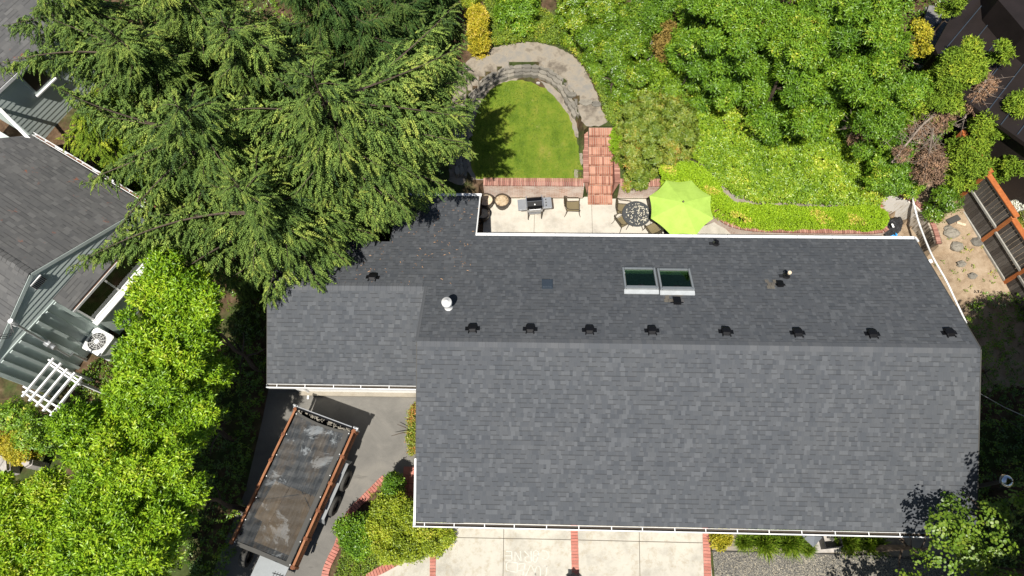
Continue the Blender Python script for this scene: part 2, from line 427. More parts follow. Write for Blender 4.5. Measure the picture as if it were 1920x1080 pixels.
mbrick('brick_wall_white', (.50,.32,.25), (.36,.18,.12), (.52,.46,.39), .2, .075, .012, .55)
mbrick('brick_wall', (.30,.12,.08), (.24,.09,.06), (.45,.40,.34), .2, .075, .012)
mrnd('brick_red', [(0, (.24,.11,.085)), (.5, (.35,.17,.13)), (1, (.46,.26,.20))])
mrnd('brick_pink', [(0, (.36,.13,.10)), (.5, (.42,.165,.125)), (1, (.48,.21,.165))])
mrnd('brick_orange', [(0, (.26,.10,.065)), (.5, (.39,.175,.115)), (1, (.50,.27,.19))])
mnoise('mortar', (.40,.34,.28), (.52,.46,.38), 4, .95)
mnoise('white_stucco', (.74,.72,.68), (.82,.81,.78), 1.5, .9, None, 30, .1)
mplain('white_paint', (.80,.80,.78), .45, dirt=.12)
mplain('white_metal', (.72,.72,.71), .45, dirt=.35)
mplain('gutter_dark', (.05,.04,.03), .9)
mplain('black_metal', (.006,.006,.007), .35, .0, .25)
mplain('black_plastic', (.014,.014,.015), .35)
mplain('grey_metal', (.33,.35,.36), .35, .5, .5)
mplain('blue_grey_metal', (.05,.065,.085), .35, .3, .5)
mplain('steel', (.50,.51,.53), .32, .75, .5)
mplain('galvanized', (.45,.46,.47), .4, .6, .5)
mplain('rubber', (.018,.018,.018), .8)
mplain('rubber_side', (.06,.058,.053), .8)
mplain('bronze_frame', (.075,.06,.042), .45, .2)
mplain('dark_table', (.085,.088,.09), .35, .3)
mplain('concrete_grey', (.35,.34,.32), .9)
def mk_weave():
    t = NT('sling_fabric'); o = t.obj()
    w = t.n('TexWave', ins={'Vector': o, 'Scale': 30.}).outputs[0]
    c = t.mix(w, (.12,.095,.05), (.19,.155,.085)); t.done(t.bsdf(c, .7))
mk_weave()
def mk_umb():
    t = NT('umbrella_fabric'); o = t.obj(); n = t.noise(o, 2.6, 7, .7)
    c = t.ramp(n, [(.3, (.31,.46,.08)), (.5, (.365,.53,.095)), (.7, (.39,.56,.11))])
    b = t.bsdf(c, .8, t.bump(t.noise(o, 6, 3), .15, .02), 0, .1)
    tr = t.n('BsdfTranslucent'); t.set(tr.inputs[0], c)
    t.done(t.n('MixShader', ins={0: .12, 1: b, 2: tr.outputs[0]}).outputs[0])
mk_umb()
def mk_wood(name, cs, sc=(1,1,1), rot=(0,0,0), rough=.8, rnd=True):
    t = NT(name); o = t.obj()
    g = t.noise(t.mapping(o, sc, rot), 3, 8, .7, .4)
    if rnd: g = t.math('ADD', t.math('MULTIPLY', g, .75), t.math('MULTIPLY', t.attr('rnd'), .25))
    c = t.ramp(g, [(.3, cs[0]), (.5, cs[1]), (.7, cs[2])])
    k = t.noise(t.mapping(o, tuple(x*1.5 for x in sc), rot), 12, 3)
    c = t.mix(.4, c, t.ramp(k, [(.35, (.5,.5,.5)), (.6, (1.1,1.1,1.1))]), 'MULTIPLY')
    return t.done(t.bsdf(c, rough, t.bump(g, .2, .006)))
mk_wood('fence_grey', [(.05,.042,.036), (.095,.083,.072), (.16,.145,.13)], (4,4,.5))
mk_wood('fence_orange', [(.30,.085,.022), (.40,.125,.035), (.48,.17,.055)], (2,2,2))
mk_wood('rail_grey', [(.20,.19,.165), (.30,.285,.25), (.38,.37,.33)], (2,2,2))
mk_wood('board_orange', [(.10,.036,.018), (.22,.085,.038), (.34,.155,.075)], (6,.6,3), (0,0,0))
mk_wood('bark', [(.03,.022,.015), (.07,.05,.035), (.13,.10,.075)], (3,3,.6))
mk_wood('dead_wood', [(.14,.11,.085), (.24,.19,.15), (.34,.29,.24)], (3,3,1))
mk_wood('deck_grey', [(.12,.115,.11), (.17,.165,.16), (.23,.225,.215)], (1,1,1))
def mk_siding():
    t = NT('siding'); o = t.obj(); n = t.noise(o, 1.2, 5); c = t.ramp(n, [(.3, (.42,.48,.455)), (.7, (.50,.56,.535))])
    t.done(t.bsdf(c, .6, None, 0, .3))
mk_siding()
def mk_tarp():
    # heavy dark mesh tarp: dusty streaks along the bed, worn pale scuffs, tan plywood under the open weave at the front
    t = NT('mesh_tarp'); o = t.obj(); sp = t.n('SeparateXYZ', ins={0: o})
    st = t.noise(t.mapping(o, (7,.55,1)), 2.2, 7, .75, .3); pa = t.noise(o, 1.15, 8, .72, .5); fi = t.noise(t.mapping(o, (26,2,1)), 3, 4, .7)
    c = t.ramp(st, [(.32, (.012,.015,.018)), (.5, (.028,.032,.036)), (.7, (.07,.07,.066))])
    d = t.ramp(pa, [(.565, (0,0,0)), (.60, (.8,.8,.8))])
    c = t.mix(d, c, (.17,.185,.195))
    br = t.ramp(t.noise(t.mapping(o, (1.2,.5,1), (0,0,0), (3,1,0)), 1.6, 5, .7), [(.5, (0,0,0)), (.62, (.3,.3,.3))])
    c = t.mix(br, c, (.10,.07,.04))
    c = t.mix(.4, c, t.ramp(fi, [(.3, (.5,.5,.5)), (.7, (1.3,1.3,1.3))]), 'MULTIPLY')
    b = t.bsdf(c, .65, t.bump(pa, .3, .05))
    tr = t.n('BsdfTransparent', ins={0: (1,1,1,1)})
    we = t.noise(t.mapping(o, (1,1,1), (0,0,.4)), 1.3, 4, .6)
    fac = t.math('MULTIPLY', t.math('LESS_THAN', sp.outputs[1], -.1), .34)
    t.done(t.n('MixShader', ins={0: fac, 1: b, 2: tr.outputs[0]}).outputs[0])
mk_tarp()
mk_wood('plywood', [(.24,.15,.07), (.34,.235,.12), (.42,.30,.17)], (5,.4,1), (0,0,0), .8)
def mk_roofmetal():
    t = NT('brown_metal'); n = t.noise(t.obj(), 1.2, 4); t.done(t.bsdf(t.ramp(n, [(.3, (.011,.008,.007)), (.7, (.018,.013,.012))]), .55, None, 0., .3))
mk_roofmetal()
def mk_glass(name, tint, rough=.03, tr=.6, gl=1.):
    t = NT(name); g = t.n('BsdfGlossy', ins={'Roughness': rough, 'Color': (.9,.95,.92,1)}); p = t.n('BsdfTransparent', ins={0: (*tint,1)})
    fr = t.n('Fresnel', ins={0: 1.5})
    t.done(t.n('MixShader', ins={0: t.math('MULTIPLY', fr.outputs[0], gl), 1: p.outputs[0], 2: g.outputs[0]}).outputs[0])
mk_glass('green_glass', (.36,.46,.36), .02, .62, .35)
mk_glass('window_glass', (.5,.6,.5), .02, .5, 1.4)
mplain('room_dark', (.05,.045,.03), .9)
mnoise('well_floor', (.03,.05,.012), (.13,.11,.035), 3.5, .9)
mplain('well_wall', (.8,.8,.76), .9, dirt=.05)
mplain('cream', (.62,.50,.36), .9)
mnoise('pot_soil', (.16,.10,.06), (.42,.32,.20), 8, .95, (.5,.42,.3), 60)
mplain('leaf_brown', (.16,.07,.035), .9)
mplain('pot_dark', (.055,.042,.032), .5)
mplain('sand_pale', (.58,.47,.33), .95)
mplain('black_cloth', (.022,.022,.024), .7)
mplain('blue_plastic', (.03,.28,.62), .4)
mplain('chalk', (.55,.53,.47), .95, dirt=.35)
mplain('joint', (.13,.115,.09), .95)
mrnd('stone_grey', [(0, (.15,.14,.12)), (.5, (.20,.185,.155)), (1, (.27,.245,.20))], .9, 14)
mnoise('stone_pale', (.3,.28,.25), (.5,.46,.42), 3, .9)
def mk_streak():
    t = NT('streaked_render'); o = t.obj(); u = t.uv()
    st = t.noise(t.mapping(u, (9,1.1,1)), 1.6, 7, .75); sp = t.n('SeparateXYZ', ins={0: u})
    f = t.math('ADD', t.math('MULTIPLY', st, 1.), t.math('MULTIPLY', t.math('SUBTRACT', sp.outputs[0], 1.5), .13))
    c = t.ramp(f, [(.42, (.6,.57,.52)), (.56, (.42,.36,.28)), (.66, (.07,.055,.04)), (.8, (.03,.025,.02))])
    t.done(t.bsdf(c, .9, t.bump(st, .3, .01)))
mk_streak()
# leaves (linear albedo)
mleaf('leaf_laurel', [(0, (0.076, 0.166, 0.01)), (0.35, (0.168, 0.315, 0.014)), (0.7, (0.279, 0.439, 0.018)), (0.93, (0.404, 0.53, 0.028)), (1, (0.42, 0.47, 0.05))], .4, .3)
mleaf('leaf_tree', [(0, (0.054,0.126,0.011)), (0.4, (0.112,0.227,0.015)), (0.75, (0.188,0.319,0.019)), (0.95, (0.325,0.419,0.033)), (1, (0.551,0.538,0.077))], .42, .28)
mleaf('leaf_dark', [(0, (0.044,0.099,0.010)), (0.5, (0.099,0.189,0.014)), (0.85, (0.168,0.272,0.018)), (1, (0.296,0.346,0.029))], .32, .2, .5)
mleaf('leaf_ivy', [(0, (0.076,0.158,0.011)), (0.4, (0.160,0.271,0.015)), (0.75, (0.251,0.364,0.022)), (1, (0.501,0.514,0.055))], .42, .22)
mleaf('leaf_lime', [(0, (0.179,0.309,0.010)), (0.5, (0.299,0.464,0.014)), (0.9, (0.404,0.541,0.020)), (1, (0.673,0.541,0.120))], .6, .25)
mleaf('leaf_olive', [(0, (0.084,0.138,0.014)), (0.4, (0.155,0.220,0.024)), (0.75, (0.249,0.275,0.036)), (0.92, (0.369,0.290,0.060)), (1, (0.452,0.180,0.048))], .45, .22)
mleaf('leaf_yellow', [(0, (0.200,0.204,0.016)), (0.45, (0.375,0.348,0.023)), (0.8, (0.575,0.456,0.039)), (1, (0.700,0.528,0.156))], .5, .25, .3, (1.2,1.1,.5))
mleaf('leaf_yellowgreen', [(0, (0.105,0.160,0.011)), (0.45, (0.224,0.293,0.017)), (0.8, (0.356,0.412,0.024)), (1, (0.527,0.492,0.066))], .5, .25)
mleaf('leaf_cover', [(0, (0.072,0.125,0.012)), (0.5, (0.152,0.235,0.017)), (0.85, (0.251,0.319,0.022)), (1, (0.484,0.403,0.048))], .55, .2)
mleaf('leaf_grass', [(0, (0.090,0.174,0.014)), (0.5, (0.180,0.304,0.019)), (1, (0.330,0.406,0.048))], .5, .25)
mleaf('leaf_maple', [(0, (0.063,0.120,0.011)), (0.5, (0.117,0.202,0.015)), (1, (0.216,0.275,0.028))], .45, .3)
mleaf('needle', [(0, (0.03, 0.062, 0.022)), (0.4, (0.114, 0.193, 0.039)), (0.75, (0.194, 0.283, 0.055)), (0.93, (0.297, 0.378, 0.071)), (1, (0.351, 0.408, 0.08))], .55, .04, .25)  # low stops cooler and darker: shade of inner sprays put into the colour
mleaf('needle_shaded', [(0, (0.029,0.067,0.020)), (0.5, (0.067,0.134,0.030)), (1, (0.163,0.230,0.050))], .55, .1, .2)  # darker copy of needle, the back row's shade put into the colour
mleaf('needle_cedar', [(0, (0.090,0.162,0.014)), (0.5, (0.180,0.284,0.024)), (0.85, (0.288,0.386,0.031)), (1, (0.432,0.473,0.048))], .6, .15, .2)
mleaf('needle_dead', [(0, (0.150,0.094,0.065)), (0.5, (0.312,0.206,0.137)), (1, (0.500,0.300,0.169))], .8, .1, .1, (1,.9,.7))
mleaf('leaf_bronze', [(0, (.12,.08,.02)), (.5, (.22,.16,.035)), (1, (.34,.23,.07))], .6, .2, .2)

# ================================================================ TERRAIN
STEPCUT = [(3.02,7.0),(4.38,7.0),(4.38,10.3),(3.02,10.3)]
RING = [(-1.9,8.0)]+[tuple(A(u,v,1.0))[:2] for u, v in [(868,300),(868,240),(885,185),(915,152),(955,136),(1000,130),(1035,145),(1062,170),(1080,205),(1090,250),(1096,300)]]+[(3.05,8.0)]
WALLC = [(7.0,7.93),(7.35,7.62),(7.75,7.05),(8.2,6.5),(8.7,6.15),(9.6,5.97),(11.5,5.93),(14.0,5.93),(14.45,6.05)]
WALLR = [(14.95,7.35),(15.35,7.2),(15.7,6.92),(15.98,6.45),(16.12,5.9),(16.15,5.25)]
LOW = [(-60,6.6),(-4.4,6.6),(-1.03,6.6),(-1.03,7.93)]+WALLC+[(14.5,7.3)]+WALLR+[(16.15,5.0),(60,5.0),(60,-60),(-60,-60)]
def ss(a, b, x):
    t = np.clip((x-a)/(b-a), 0, 1); return t*t*(3-2*t)
def gzn(X, Y):
    X = np.asarray(X, float); Y = np.asarray(Y, float)
    hi = 1.0+.38*ss(8.2, 10.6, Y)+ss(4.3, 7.5, X)*.24*np.clip(Y-8.4, 0, 12)*(1-ss(13,17,X)*.6)+.12*np.clip(Y-14.5, 0, 20)
    hi = np.where(inpoly(RING, X, Y), 1.0, hi)
    hi = np.where(X > 15.9, 1.15+.12*np.clip(Y-5, 0, 15), hi)
    lowz = 1.15*ss(15.2, 17.2, X)*ss(-3, 4.5, Y)
    low = inpoly(LOW, X, Y) | inpoly(STEPCUT, X, Y)
    z = np.where(low, lowz, hi)
    wsl = (1.0*ss(4.6, 8.2, Y)+.38*ss(8.2,10.6,Y)+.12*np.clip(Y-14.5, 0, 20))
    z = np.where(X < -4.4, wsl, z)
    return z
def gz(x, y): return float(gzn(np.array([x]), np.array([y]))[0])
def mk_ground_mesh():
    xs = np.concatenate([[-400,-150,-70,-45], np.arange(-32, 32.01, .2), [45,70,150,400]])
    ys = np.concatenate([[-400,-150,-60,-30], np.arange(-14, 34.01, .2)-.03, [45,70,150,400]])
    X, Y = np.meshgrid(xs, ys); Z = gzn(X, Y)+.02*np.sin(X*1.7+Y)*np.sin(Y*2.1)*(np.abs(X) < 32)*(np.where(inpoly(LOW, X, Y), .0, 1.))
    Z = np.where((np.abs(X) > 60) | (Y > 60), 2.0*(Y > 7), Z)
    nx, ny = len(xs), len(ys); V = np.stack([X, Y, Z], -1).reshape(-1, 3)
    i = np.arange(ny-1)[:, None]*nx+np.arange(nx-1)[None]; F = np.stack([i, i+1, i+nx+1, i+nx], -1).reshape(-1, 4)
    me = bpy.data.meshes.new('ground'); me.from_pydata(V.tolist(), [], F.tolist())
    me.materials.append(MATS['ground']); o = bpy.data.objects.new('ground', me); COL.objects.link(o); tag(o, kind='structure')
mk_ground_mesh()
from mathutils.geometry import delaunay_2d_cdt
def sheet(name, poly, mat, zoff=.02, res=.3, label=None, kind='structure', zfun=None, wig=0.):
    if wig:
        pp = smoothpath([(x, y, 0) for x, y in poly]+[poly[0]], .12); pp = [(p.x+random.uniform(-wig, wig), p.y+random.uniform(-wig, wig)) for p in pp[:-1]]
    else: pp = poly
    vs = [Vector(p) for p in pp]; n = len(vs); ed = [(i, (i+1) % n) for i in range(n)]
    xs = [p[0] for p in pp]; ys = [p[1] for p in pp]
    gx, gy = np.meshgrid(np.arange(min(xs)+res/2, max(xs), res), np.arange(min(ys)+res/2, max(ys), res)); m = inpoly(pp, gx, gy)
    vs += [Vector((a, b)) for a, b in zip(gx[m], gy[m])]
    V, E_, F, *_ = delaunay_2d_cdt(vs, ed, [], 1, 1e-5)
    zf = zfun or gz
    mb = MB(); mb.v = [(v.x, v.y, zf(v.x, v.y)+zoff) for v in V]; mb.f = [tuple(f) for f in F]; mb.r = [.5]*len(mb.v)
    o = mb.build(name, mat)
    if o.data.polygons and o.data.polygons[0].normal.z < 0: o.data.flip_normals()
    return tag(o, label, kind=kind)
sheet('patio', [(-1.03,3.9),(-1.03,7.85),(6.9,7.85),(7.3,7.6),(8.1,6.6),(9.6,5.95),(14.4,5.95),(14.4,3.9)], 'concrete_patio', .012, 1.)
sheet('lawn', AS([(893,334),(905,336),(1000,339),(1091,338),(1088,300),(1079,255),(1060,207),(1033,175),(1008,160),(985,152),(955,153),(930,162),(908,182),(893,215),(885,260),(884,310)], 1.0), 'lawn', .03, .4, wig=.035)
sheet('lawn_edge', AS([(880,337),(1095,341),(1093,300),(1086,250),(1068,200),(1040,165),(1010,150),(985,143),(955,144),(925,155),(900,175),(884,210),(874,260),(872,320)], 1.0), 'dirt_path', .012, .4, wig=.03)
PATH = AS([(840,330),(842,240),(852,150),(880,112),(925,90),(1000,80),(1050,92),(1085,115),(1112,160),(1126,200),(1137,231),(1096,234),(1085,205),(1066,172),(1040,148),(1005,132),(955,137),(915,153),(887,187),(870,240),(870,332)], 1.4)
sheet('garden_path', PATH, 'dirt_path', .035, .25, wig=.03)
EDGE1 = [A(u,v,0) for u, v in [(722,896),(700,918),(680,938),(655,965),(641,1000),(634,1022),(622,1046),(612,1070),(606,1110)]]
ASPH = [(-8.75,-.3),(-2.1,-.3),(-2.1,-3.4)]+[(p.x,p.y) for p in EDGE1]+[(-6.2,-14),(-10.6,-14),(-9.7,-6.9),(-9.0,-4),(-8.8,-1.5)]
sheet('asphalt_driveway', ASPH, 'asphalt', .02, 1.)
sheet('concrete_driveway', [tuple(A(u,v,0))[:2] for u, v in [(684,1084),(725,1066),(757,1050),(795,1035),(800,1000)]]+[(-2.2,-4.4),(7.0,-4.4),(7.15,-14),(-6.2,-14)], 'concrete_drive', .016, 1.)
sheet('gravel_path', AS([(1336,1035),(1480,1037),(1560,1040),(1640,1042),(1720,1043)], 0)+[(19,-6.2),(19,-14),(7.1,-14)], 'gravel', .018, 1.)
sheet('bed_soil', [(6.9,-4.3),(16,-4.3),(16,-6.0)]+AS([(1640,1040),(1560,1038),(1480,1035),(1336,1033)], 0), 'dirt_path', .012, 1.)

sheet('hedge_soil', AS([(1310,300),(1345,332),(1375,360),(1420,370),(1655,376),(1655,395),(1420,392),(1365,385),(1325,345)], 1.2), 'dirt_path', .03, .3)
# joints, chalk writing
jo = MB()
def strip(mb, a, b, w, z):
    a = Vector(a); b = Vector(b); d = (b-a).normalized(); n = Vector((-d.y, d.x, 0))*w/2
    mb.add([(a-n).to_tuple()[:2]+(z,), (b-n).to_tuple()[:2]+(z,), (b+n).to_tuple()[:2]+(z,), (a+n).to_tuple()[:2]+(z,)], [(0,1,2,3)])
for a, b in [((800,1007),(1072,1012)),((1082,1012.5),(1318,1018)),((945,975),(943,1090)),((1198,980),(1200,1090))]:
    strip(jo, A(*a), A(*b), .022, .021)
for a, b in [((1003,375),(1001,442)),((1109,375),(1111,445)),((1218,375),(1220,445)),((952,372),(975,372))]:
    strip(jo, A(*a), A(*b), .016, .017)
for y in (6.9,): pass
o = jo.build('expansion_joints', 'joint'); tag(o, kind='structure')
ck = MB()
def chalk(px):
    P = [A(920+u*.09896, 1010+v*.09896, 0) for u, v in px]
    path = smoothpath([(p.x, p.y, .022) for p in P], .04) if len(P) > 2 else P
    for i in range(len(path)-1): strip(ck, path[i], path[i+1], random.uniform(.022, .034), .022)
for g in [[(980,225),(1060,240),(1105,320),(1060,390),(975,375)],                       # C
    [(800,430),(820,240),(860,225),(905,260),(895,330),(860,440),(800,430)],[(812,320),(900,330)],   # A
    [(765,235),(770,440)],[(770,440),(690,440),(650,400),(665,350),(765,335)],[(735,335),(640,235)],   # R
    [(460,240),(462,430)],[(462,240),(575,440)],[(560,235),(580,440)],                  # N
    [(400,240),(402,410)],[(290,240),(400,240)],[(280,325),(395,322)],[(275,405),(400,410)],       # E
    [(1070,530),(1045,700),(1035,760)],[(980,515),(1068,530)],[(1068,528),(1010,500)],                # L
    [(880,520),(845,600),(860,720),(925,740),(945,640),(935,540),(885,515)],           # O
    [(760,490),(665,700),(650,740)],[(765,490),(870,720)],                              # V
    [(655,465),(612,690)],[(530,480),(655,465)],[(560,575),(630,580)],[(525,600),(625,610)],    # E
    [(510,460),(340,440),(300,500),(300,590),(330,605),(500,640)],[(510,460),(500,640)]]:   # D
    chalk(g)
o = ck.build('chalk_writing', 'chalk'); tag(o, 'white chalk letters scrawled upside down on the concrete driveway', 'writing')

# ---- brick work
eb = MB(); bricks(eb, smoothpath(EDGE1, .15), .24, .07, .10, .014, zf=lambda x, y: .035)
tag(eb.build('brick_edging', 'brick_pink'), 'curved red brick edging beside the asphalt driveway and planting bed', 'brick edging')
E2 = [A(u,v,0) for u, v in [(640,1110),(684,1084),(725,1064),(757,1047),(792,1036),(806,1030)]]
eb = MB(); bricks(eb, smoothpath(E2, .15), .24, .07, .10, .014, zf=lambda x, y: .035)
tag(eb.build('brick_edging', 'brick_pink'), 'slanting red brick edging between the planting bed and concrete driveway', 'brick edging')
for (a, b, w, lb) in [((812,1036),(811,1120),.2,'narrow red brick strip at the left end of the concrete driveway'),((1076,975),(1080,1120),.24,'red brick strip down the middle of the concrete driveway'),((1323,980),(1328,1120),.24,'red brick strip between the concrete driveway and yellow shrub bed')]:
    eb = MB(); bricks(eb, [A(*a), A(*b)], w, .05, .10, .012, zf=lambda x, y: .012)
    tag(eb.build('brick_strip', 'brick_pink'), lb, 'brick strip')
pd = MB()
for i in range(5):
    for j in range(4):
        c = A(757,876,0); pd.box((c.x+.11+i*.215, c.y-.12-j*.29, .02), (.2,.275,.05))
tag(pd.build('brick_pad', 'brick_pink'), 'small red brick paving patch in the corner beside the tall hedge', 'brick paving')

def ret_wall(name, path, z0, z1, thick, capmat, facemat, label, capw=.34, uvs=None):
    root = empty(name, tuple(path[0]), 0, label, 'retaining wall')
    inv = Vector(path[0]); rel = [p-inv for p in path]
    L = offs(rel, thick/2); Rr = offs(rel, -thick/2); mb = MB(); n = len(rel); vs = []
    for i in range(n): vs += [(L[i].x,L[i].y,z0-inv.z),(L[i].x,L[i].y,z1-inv.z),(Rr[i].x,Rr[i].y,z0-inv.z),(Rr[i].x,Rr[i].y,z1-inv.z)]
    fs = []
    for i in range(n-1):
        a = i*4; b = a+4; fs += [(a,b,b+1,a+1),(a+2,a+3,b+3,b+2),(a+1,b+1,b+3,a+3)]
    fs += [(0,1,3,2),((n-1)*4,(n-1)*4+2,(n-1)*4+3,(n-1)*4+1)]
    mb.add(vs, fs); body = mb.build('wall_face', facemat, root)
    # uv follows the wall
    acc = [0]
    for i in range(1, n): acc.append(acc[-1]+(rel[i]-rel[i-1]).length)
    ul = body.data.uv_layers[0]
    for p in body.data.polygons:
        for li in p.loop_indices:
            vi = body.data.loops[li].vertex_index; co = body.data.vertices[vi].co; ul.data[li].uv = (acc[vi//4], co.z)
    if capmat:
        cb = MB(); bricks(cb, [p-inv for p in path], capw, .07, .085, .012, zf=lambda x, y: z1-inv.z+.035); cb.build('cap', capmat, root)
    return root
ret_wall('retaining_wall', [Vector((-1.02,7.93,0)), Vector((3.0,7.93,0))], -.1, .98, .30, 'brick_red', 'brick_wall_white', 'whitewashed brick retaining wall with red cap below the lawn, behind the grill')
ret_wall('retaining_wall', [Vector((4.42,7.93,0)), Vector((7.0,7.93,0))]+smoothpath([(x,y,0) for x, y in WALLC], .15)[1:], -.1, .98, .30, 'brick_red', 'brick_wall_white', 'curved pinkish brick retaining wall running behind the umbrella and below the clipped hedge')
ret_wall('retaining_wall', [Vector((x,y,0)) for x, y in [(14.5,6.1),(14.5,7.35)]], -.1, .8, .3, None, 'brick_wall', 'short low brick wall end beside the black cloth')
ret_wall('retaining_wall', smoothpath([(x,y,0) for x, y in [(14.6,7.5)]+WALLR], .12), -.1, 1.25, .3, 'brick_red', 'streaked_render', 'curved rendered wall with white and black water streaks beside the dirt yard', .17)

# steps
st = empty('brick_steps', (3.7,7.55,0), 0, 'flight of orange brick garden steps from patio up to the path', 'steps')
NST = 8; run = .35; mb = MB(); mo = MB()
for i in range(NST):
    y0 = -.05+i*run; z1 = (i+1)*1.36/NST
    mo.box((0, y0+run/2+ (NST-i)*0.0, z1/2-.0075), (.98, run, z1-.06+.045))
    for j in range(11):
        mb.box((-.49+.045+j*.09, y0+run*.5-.012, z1-.03), (.078, run-.012, .066), rnd=random.random()); mb.box((-.49+.045+j*.09, y0-.012, z1-.10), (.078, .03, .066), rnd=random.random())
mb.build('tread', 'brick_orange', st); mo.build('riser', 'mortar', st)
sb = MB()
for sx in (-1, 1):
    for k in range(27):
        y = .42+k*.095
        if sx > 0 and k > 15: continue
        sb.box((sx*.62, y, .5*(1.0)+ (.52 if y < 3 else .5)), (.22, .083, .1))
    sb.box((sx*.62, .42+1.25 if sx < 0 else 1.1, .45), (.2, 2.5 if sx < 0 else 1.4, 1.05))
sb.build('side_border', 'brick_red', st)

# dry-stone ring wall
sw = empty('stone_wall', (1.0,12.5,1.0), 0, 'low curved dry-stone wall around the lawn', 'stone wall')
ringp = smoothpath([(p.x,p.y,0) for p in [A(u,v,1.15) for u, v in [(866,330),(865,255),(880,195),(908,158),(950,139),(1000,134),(1035,146),(1062,172),(1078,205),(1085,222)]]], .1)
mb = MB()
for lay in range(3):
    for p, a in arclen_points(ringp, .36):
        L = random.uniform(.36, .5); n = 7; vs = []
        off = (lay-1)*.14+random.uniform(-.03,.03); q = Vector((p.x-1-sin(a)*off, p.y-12.5+cos(a)*off, 0)); zt = .20+lay*.07+random.uniform(-.02,.02)
        base = [(cos(2*pi*k/n)*L*.55*random.uniform(.85,1.1), sin(2*pi*k/n)*.1*random.uniform(.8,1.25)) for k in range(n)]
        for z, s in ((-.1,1.),(zt-.015,1.),(zt,.93)):
            for bx, by in base: vs.append((q.x+(bx*cos(a)-by*sin(a))*s, q.y+(bx*sin(a)+by*cos(a))*s, z+random.uniform(-.01,.01)))
        fs = [(r*n+k, r*n+(k+1)%n, (r+1)*n+(k+1)%n, (r+1)*n+k) for r in range(2) for k in range(n)]+[tuple(range(2*n,3*n))]
        mb.add(vs, fs)
mb.build('stones', 'stone_grey', sw)
# stepping stones on the path
for (u,v,s,lb) in [(1098,193,.30,'squarish grey flagstone set in the dirt path'),(1118,196,.24,'small flagstone nearest the groundcover on the dirt path'),(1072,178,.22,'grey block at the right end of the stone wall'),(1009,157,.09,'small pale stone on the top edge of the lawn')]:
    p = A(u,v,1.4 if s > .1 else 1.0); mb = MB(); n = 8
    base = [(cos(2*pi*k/n)*s*random.uniform(.85,1.15), sin(2*pi*k/n)*s*.55*random.uniform(.85,1.15)) for k in range(n)]
    mb.prism(base, -.05, .06 if s > .1 else .08); o = mb.build('flagstone', 'stone_pale' if s < .1 else 'stone_grey', loc=tuple(p)); tag(o, lb, 'stone')
# ================================================================ MAIN HOUSE
X0, X1, ZR, PS, PN = -2.52, 14.39, 4.82, .4353, .4353
def zS(x, y): return ZR+y*PS if y < 0 else ZR
def zN(x, y): return ZR-y*PN
GR = 2.2; GZ = ZR-GR*PN; GP = (GZ-2.56)/(GR+.8)
house = empty('ranch_house', (6,0,0), 0, 'long single-storey house with grey asphalt shingle roof, skylights and white gutters', 'house')
HO = Vector((6,0,0))
def H(mb, name, mat, parent=None, **k):
    mb.v = [(v[0]-(6 if parent in (None, house) or True else 0), v[1], v[2]) for v in mb.v]
    return mb.build(name, mat, parent or house, **k)
def uvS(k, off=0): 
    s = sqrt(1+k*k); return lambda co, n: (co.x+off, -co.y*s) 
def uvN(k): 
    s = sqrt(1+k*k); return lambda co, n: (co.x+3.3, co.y*s)
mb = MB(); mb.prism([(X0,0),(X1,0),(X1,-5.1),(X0,-5.1)], 0, zf=lambda x, y: ZR+y*.4353, thick=.12); roof = H(mb, 'roof', 'shingle_main', uv=uvS(.4353))
npoly = [(X0,0),(X1,0),(X1,4.64),(-1.06,4.64),(-1.06,6.8),(-4.1,6.8),(-4.1,4.3),(-7.84,4.3),(-7.84,GR),(X0,GR)]
mb = MB(); mb.prism(npoly, 0, zf=zN, thick=.12); roofn = H(mb, 'roof', 'shingle_main', uv=uvN(.4353))
mb = MB(); mb.prism([(-7.84,GR),(-2.2,GR),(-2.2,-.8),(-7.84,-.8)], 0, zf=lambda x, y: GZ+(y-GR)*GP, thick=.12); roofg = H(mb, 'roof', 'shingle_main', uv=uvS(GP, 1.7))
# ridge caps
def ridge(x0, x1, y, z, ks, kn, nm='ridge_cap'):
    mb = MB(); n = int((x1-x0)/.2)
    for i in range(n):
        a = x0+i*.2; b = a+.2; h = .022; h2 = .012
        mb.add([(a,y-.15,z-.15*ks+h2),(b,y-.15,z-.15*ks+h),(b,y,z+h+.004),(a,y,z+h2+.004),(a,y+.15,z-.15*kn+h2),(b,y+.15,z-.15*kn+h)], [(0,1,2,3),(3,2,5,4),(1,0,(0),(1))][:2])
    return H(mb, nm, 'ridge_shingle', parent=None)
ridge(X0, X1, 0, ZR, .4353, .4353); ridge(-7.84, X0-.02, GR, GZ, GP, .4353)
# walls
def wallbox(x0, x1, y0, y1, zt): 
    mb = MB(); mb.box(((x0+x1)/2,(y0+y1)/2,zt/2-.1), (x1-x0,y1-y0,zt+.2)); return mb
H(wallbox(-2.1,13.95,-4.55,4.15,2.35), 'wall', 'white_stucco')
H(wallbox(-7.4,-2.1,-.42,3.9,2.3), 'wall', 'white_stucco')
H(wallbox(-3.7,-1.45,3.9,6.45,1.75), 'wall', 'white_stucco')
g = MB()
for xc, sy in ((X0+.05,1),): pass
for xe in (X0+.06, X1-.06):       # gable ends
    pts = [(xe,-4.9,2.6),(xe,4.5,2.75),(xe,4.15,2.35),(xe,-4.55,2.35)]
def gable(x, th, y0, y1, zb, zf):
    mb = MB(); n = 9; ys = [y0+(y1-y0)*i/(n-1) for i in range(n)]; vs = []
    for xx in (x, x+th): vs += [(xx, y, zb) for y in ys]+[(xx, y, zf(y)-.13) for y in ys]
    fs = []
    for i in range(n-1):
        fs += [(i,i+1,n+i+1,n+i),(2*n+i+1,2*n+i,3*n+i,3*n+i+1)]
    mb.add(vs, fs); return mb
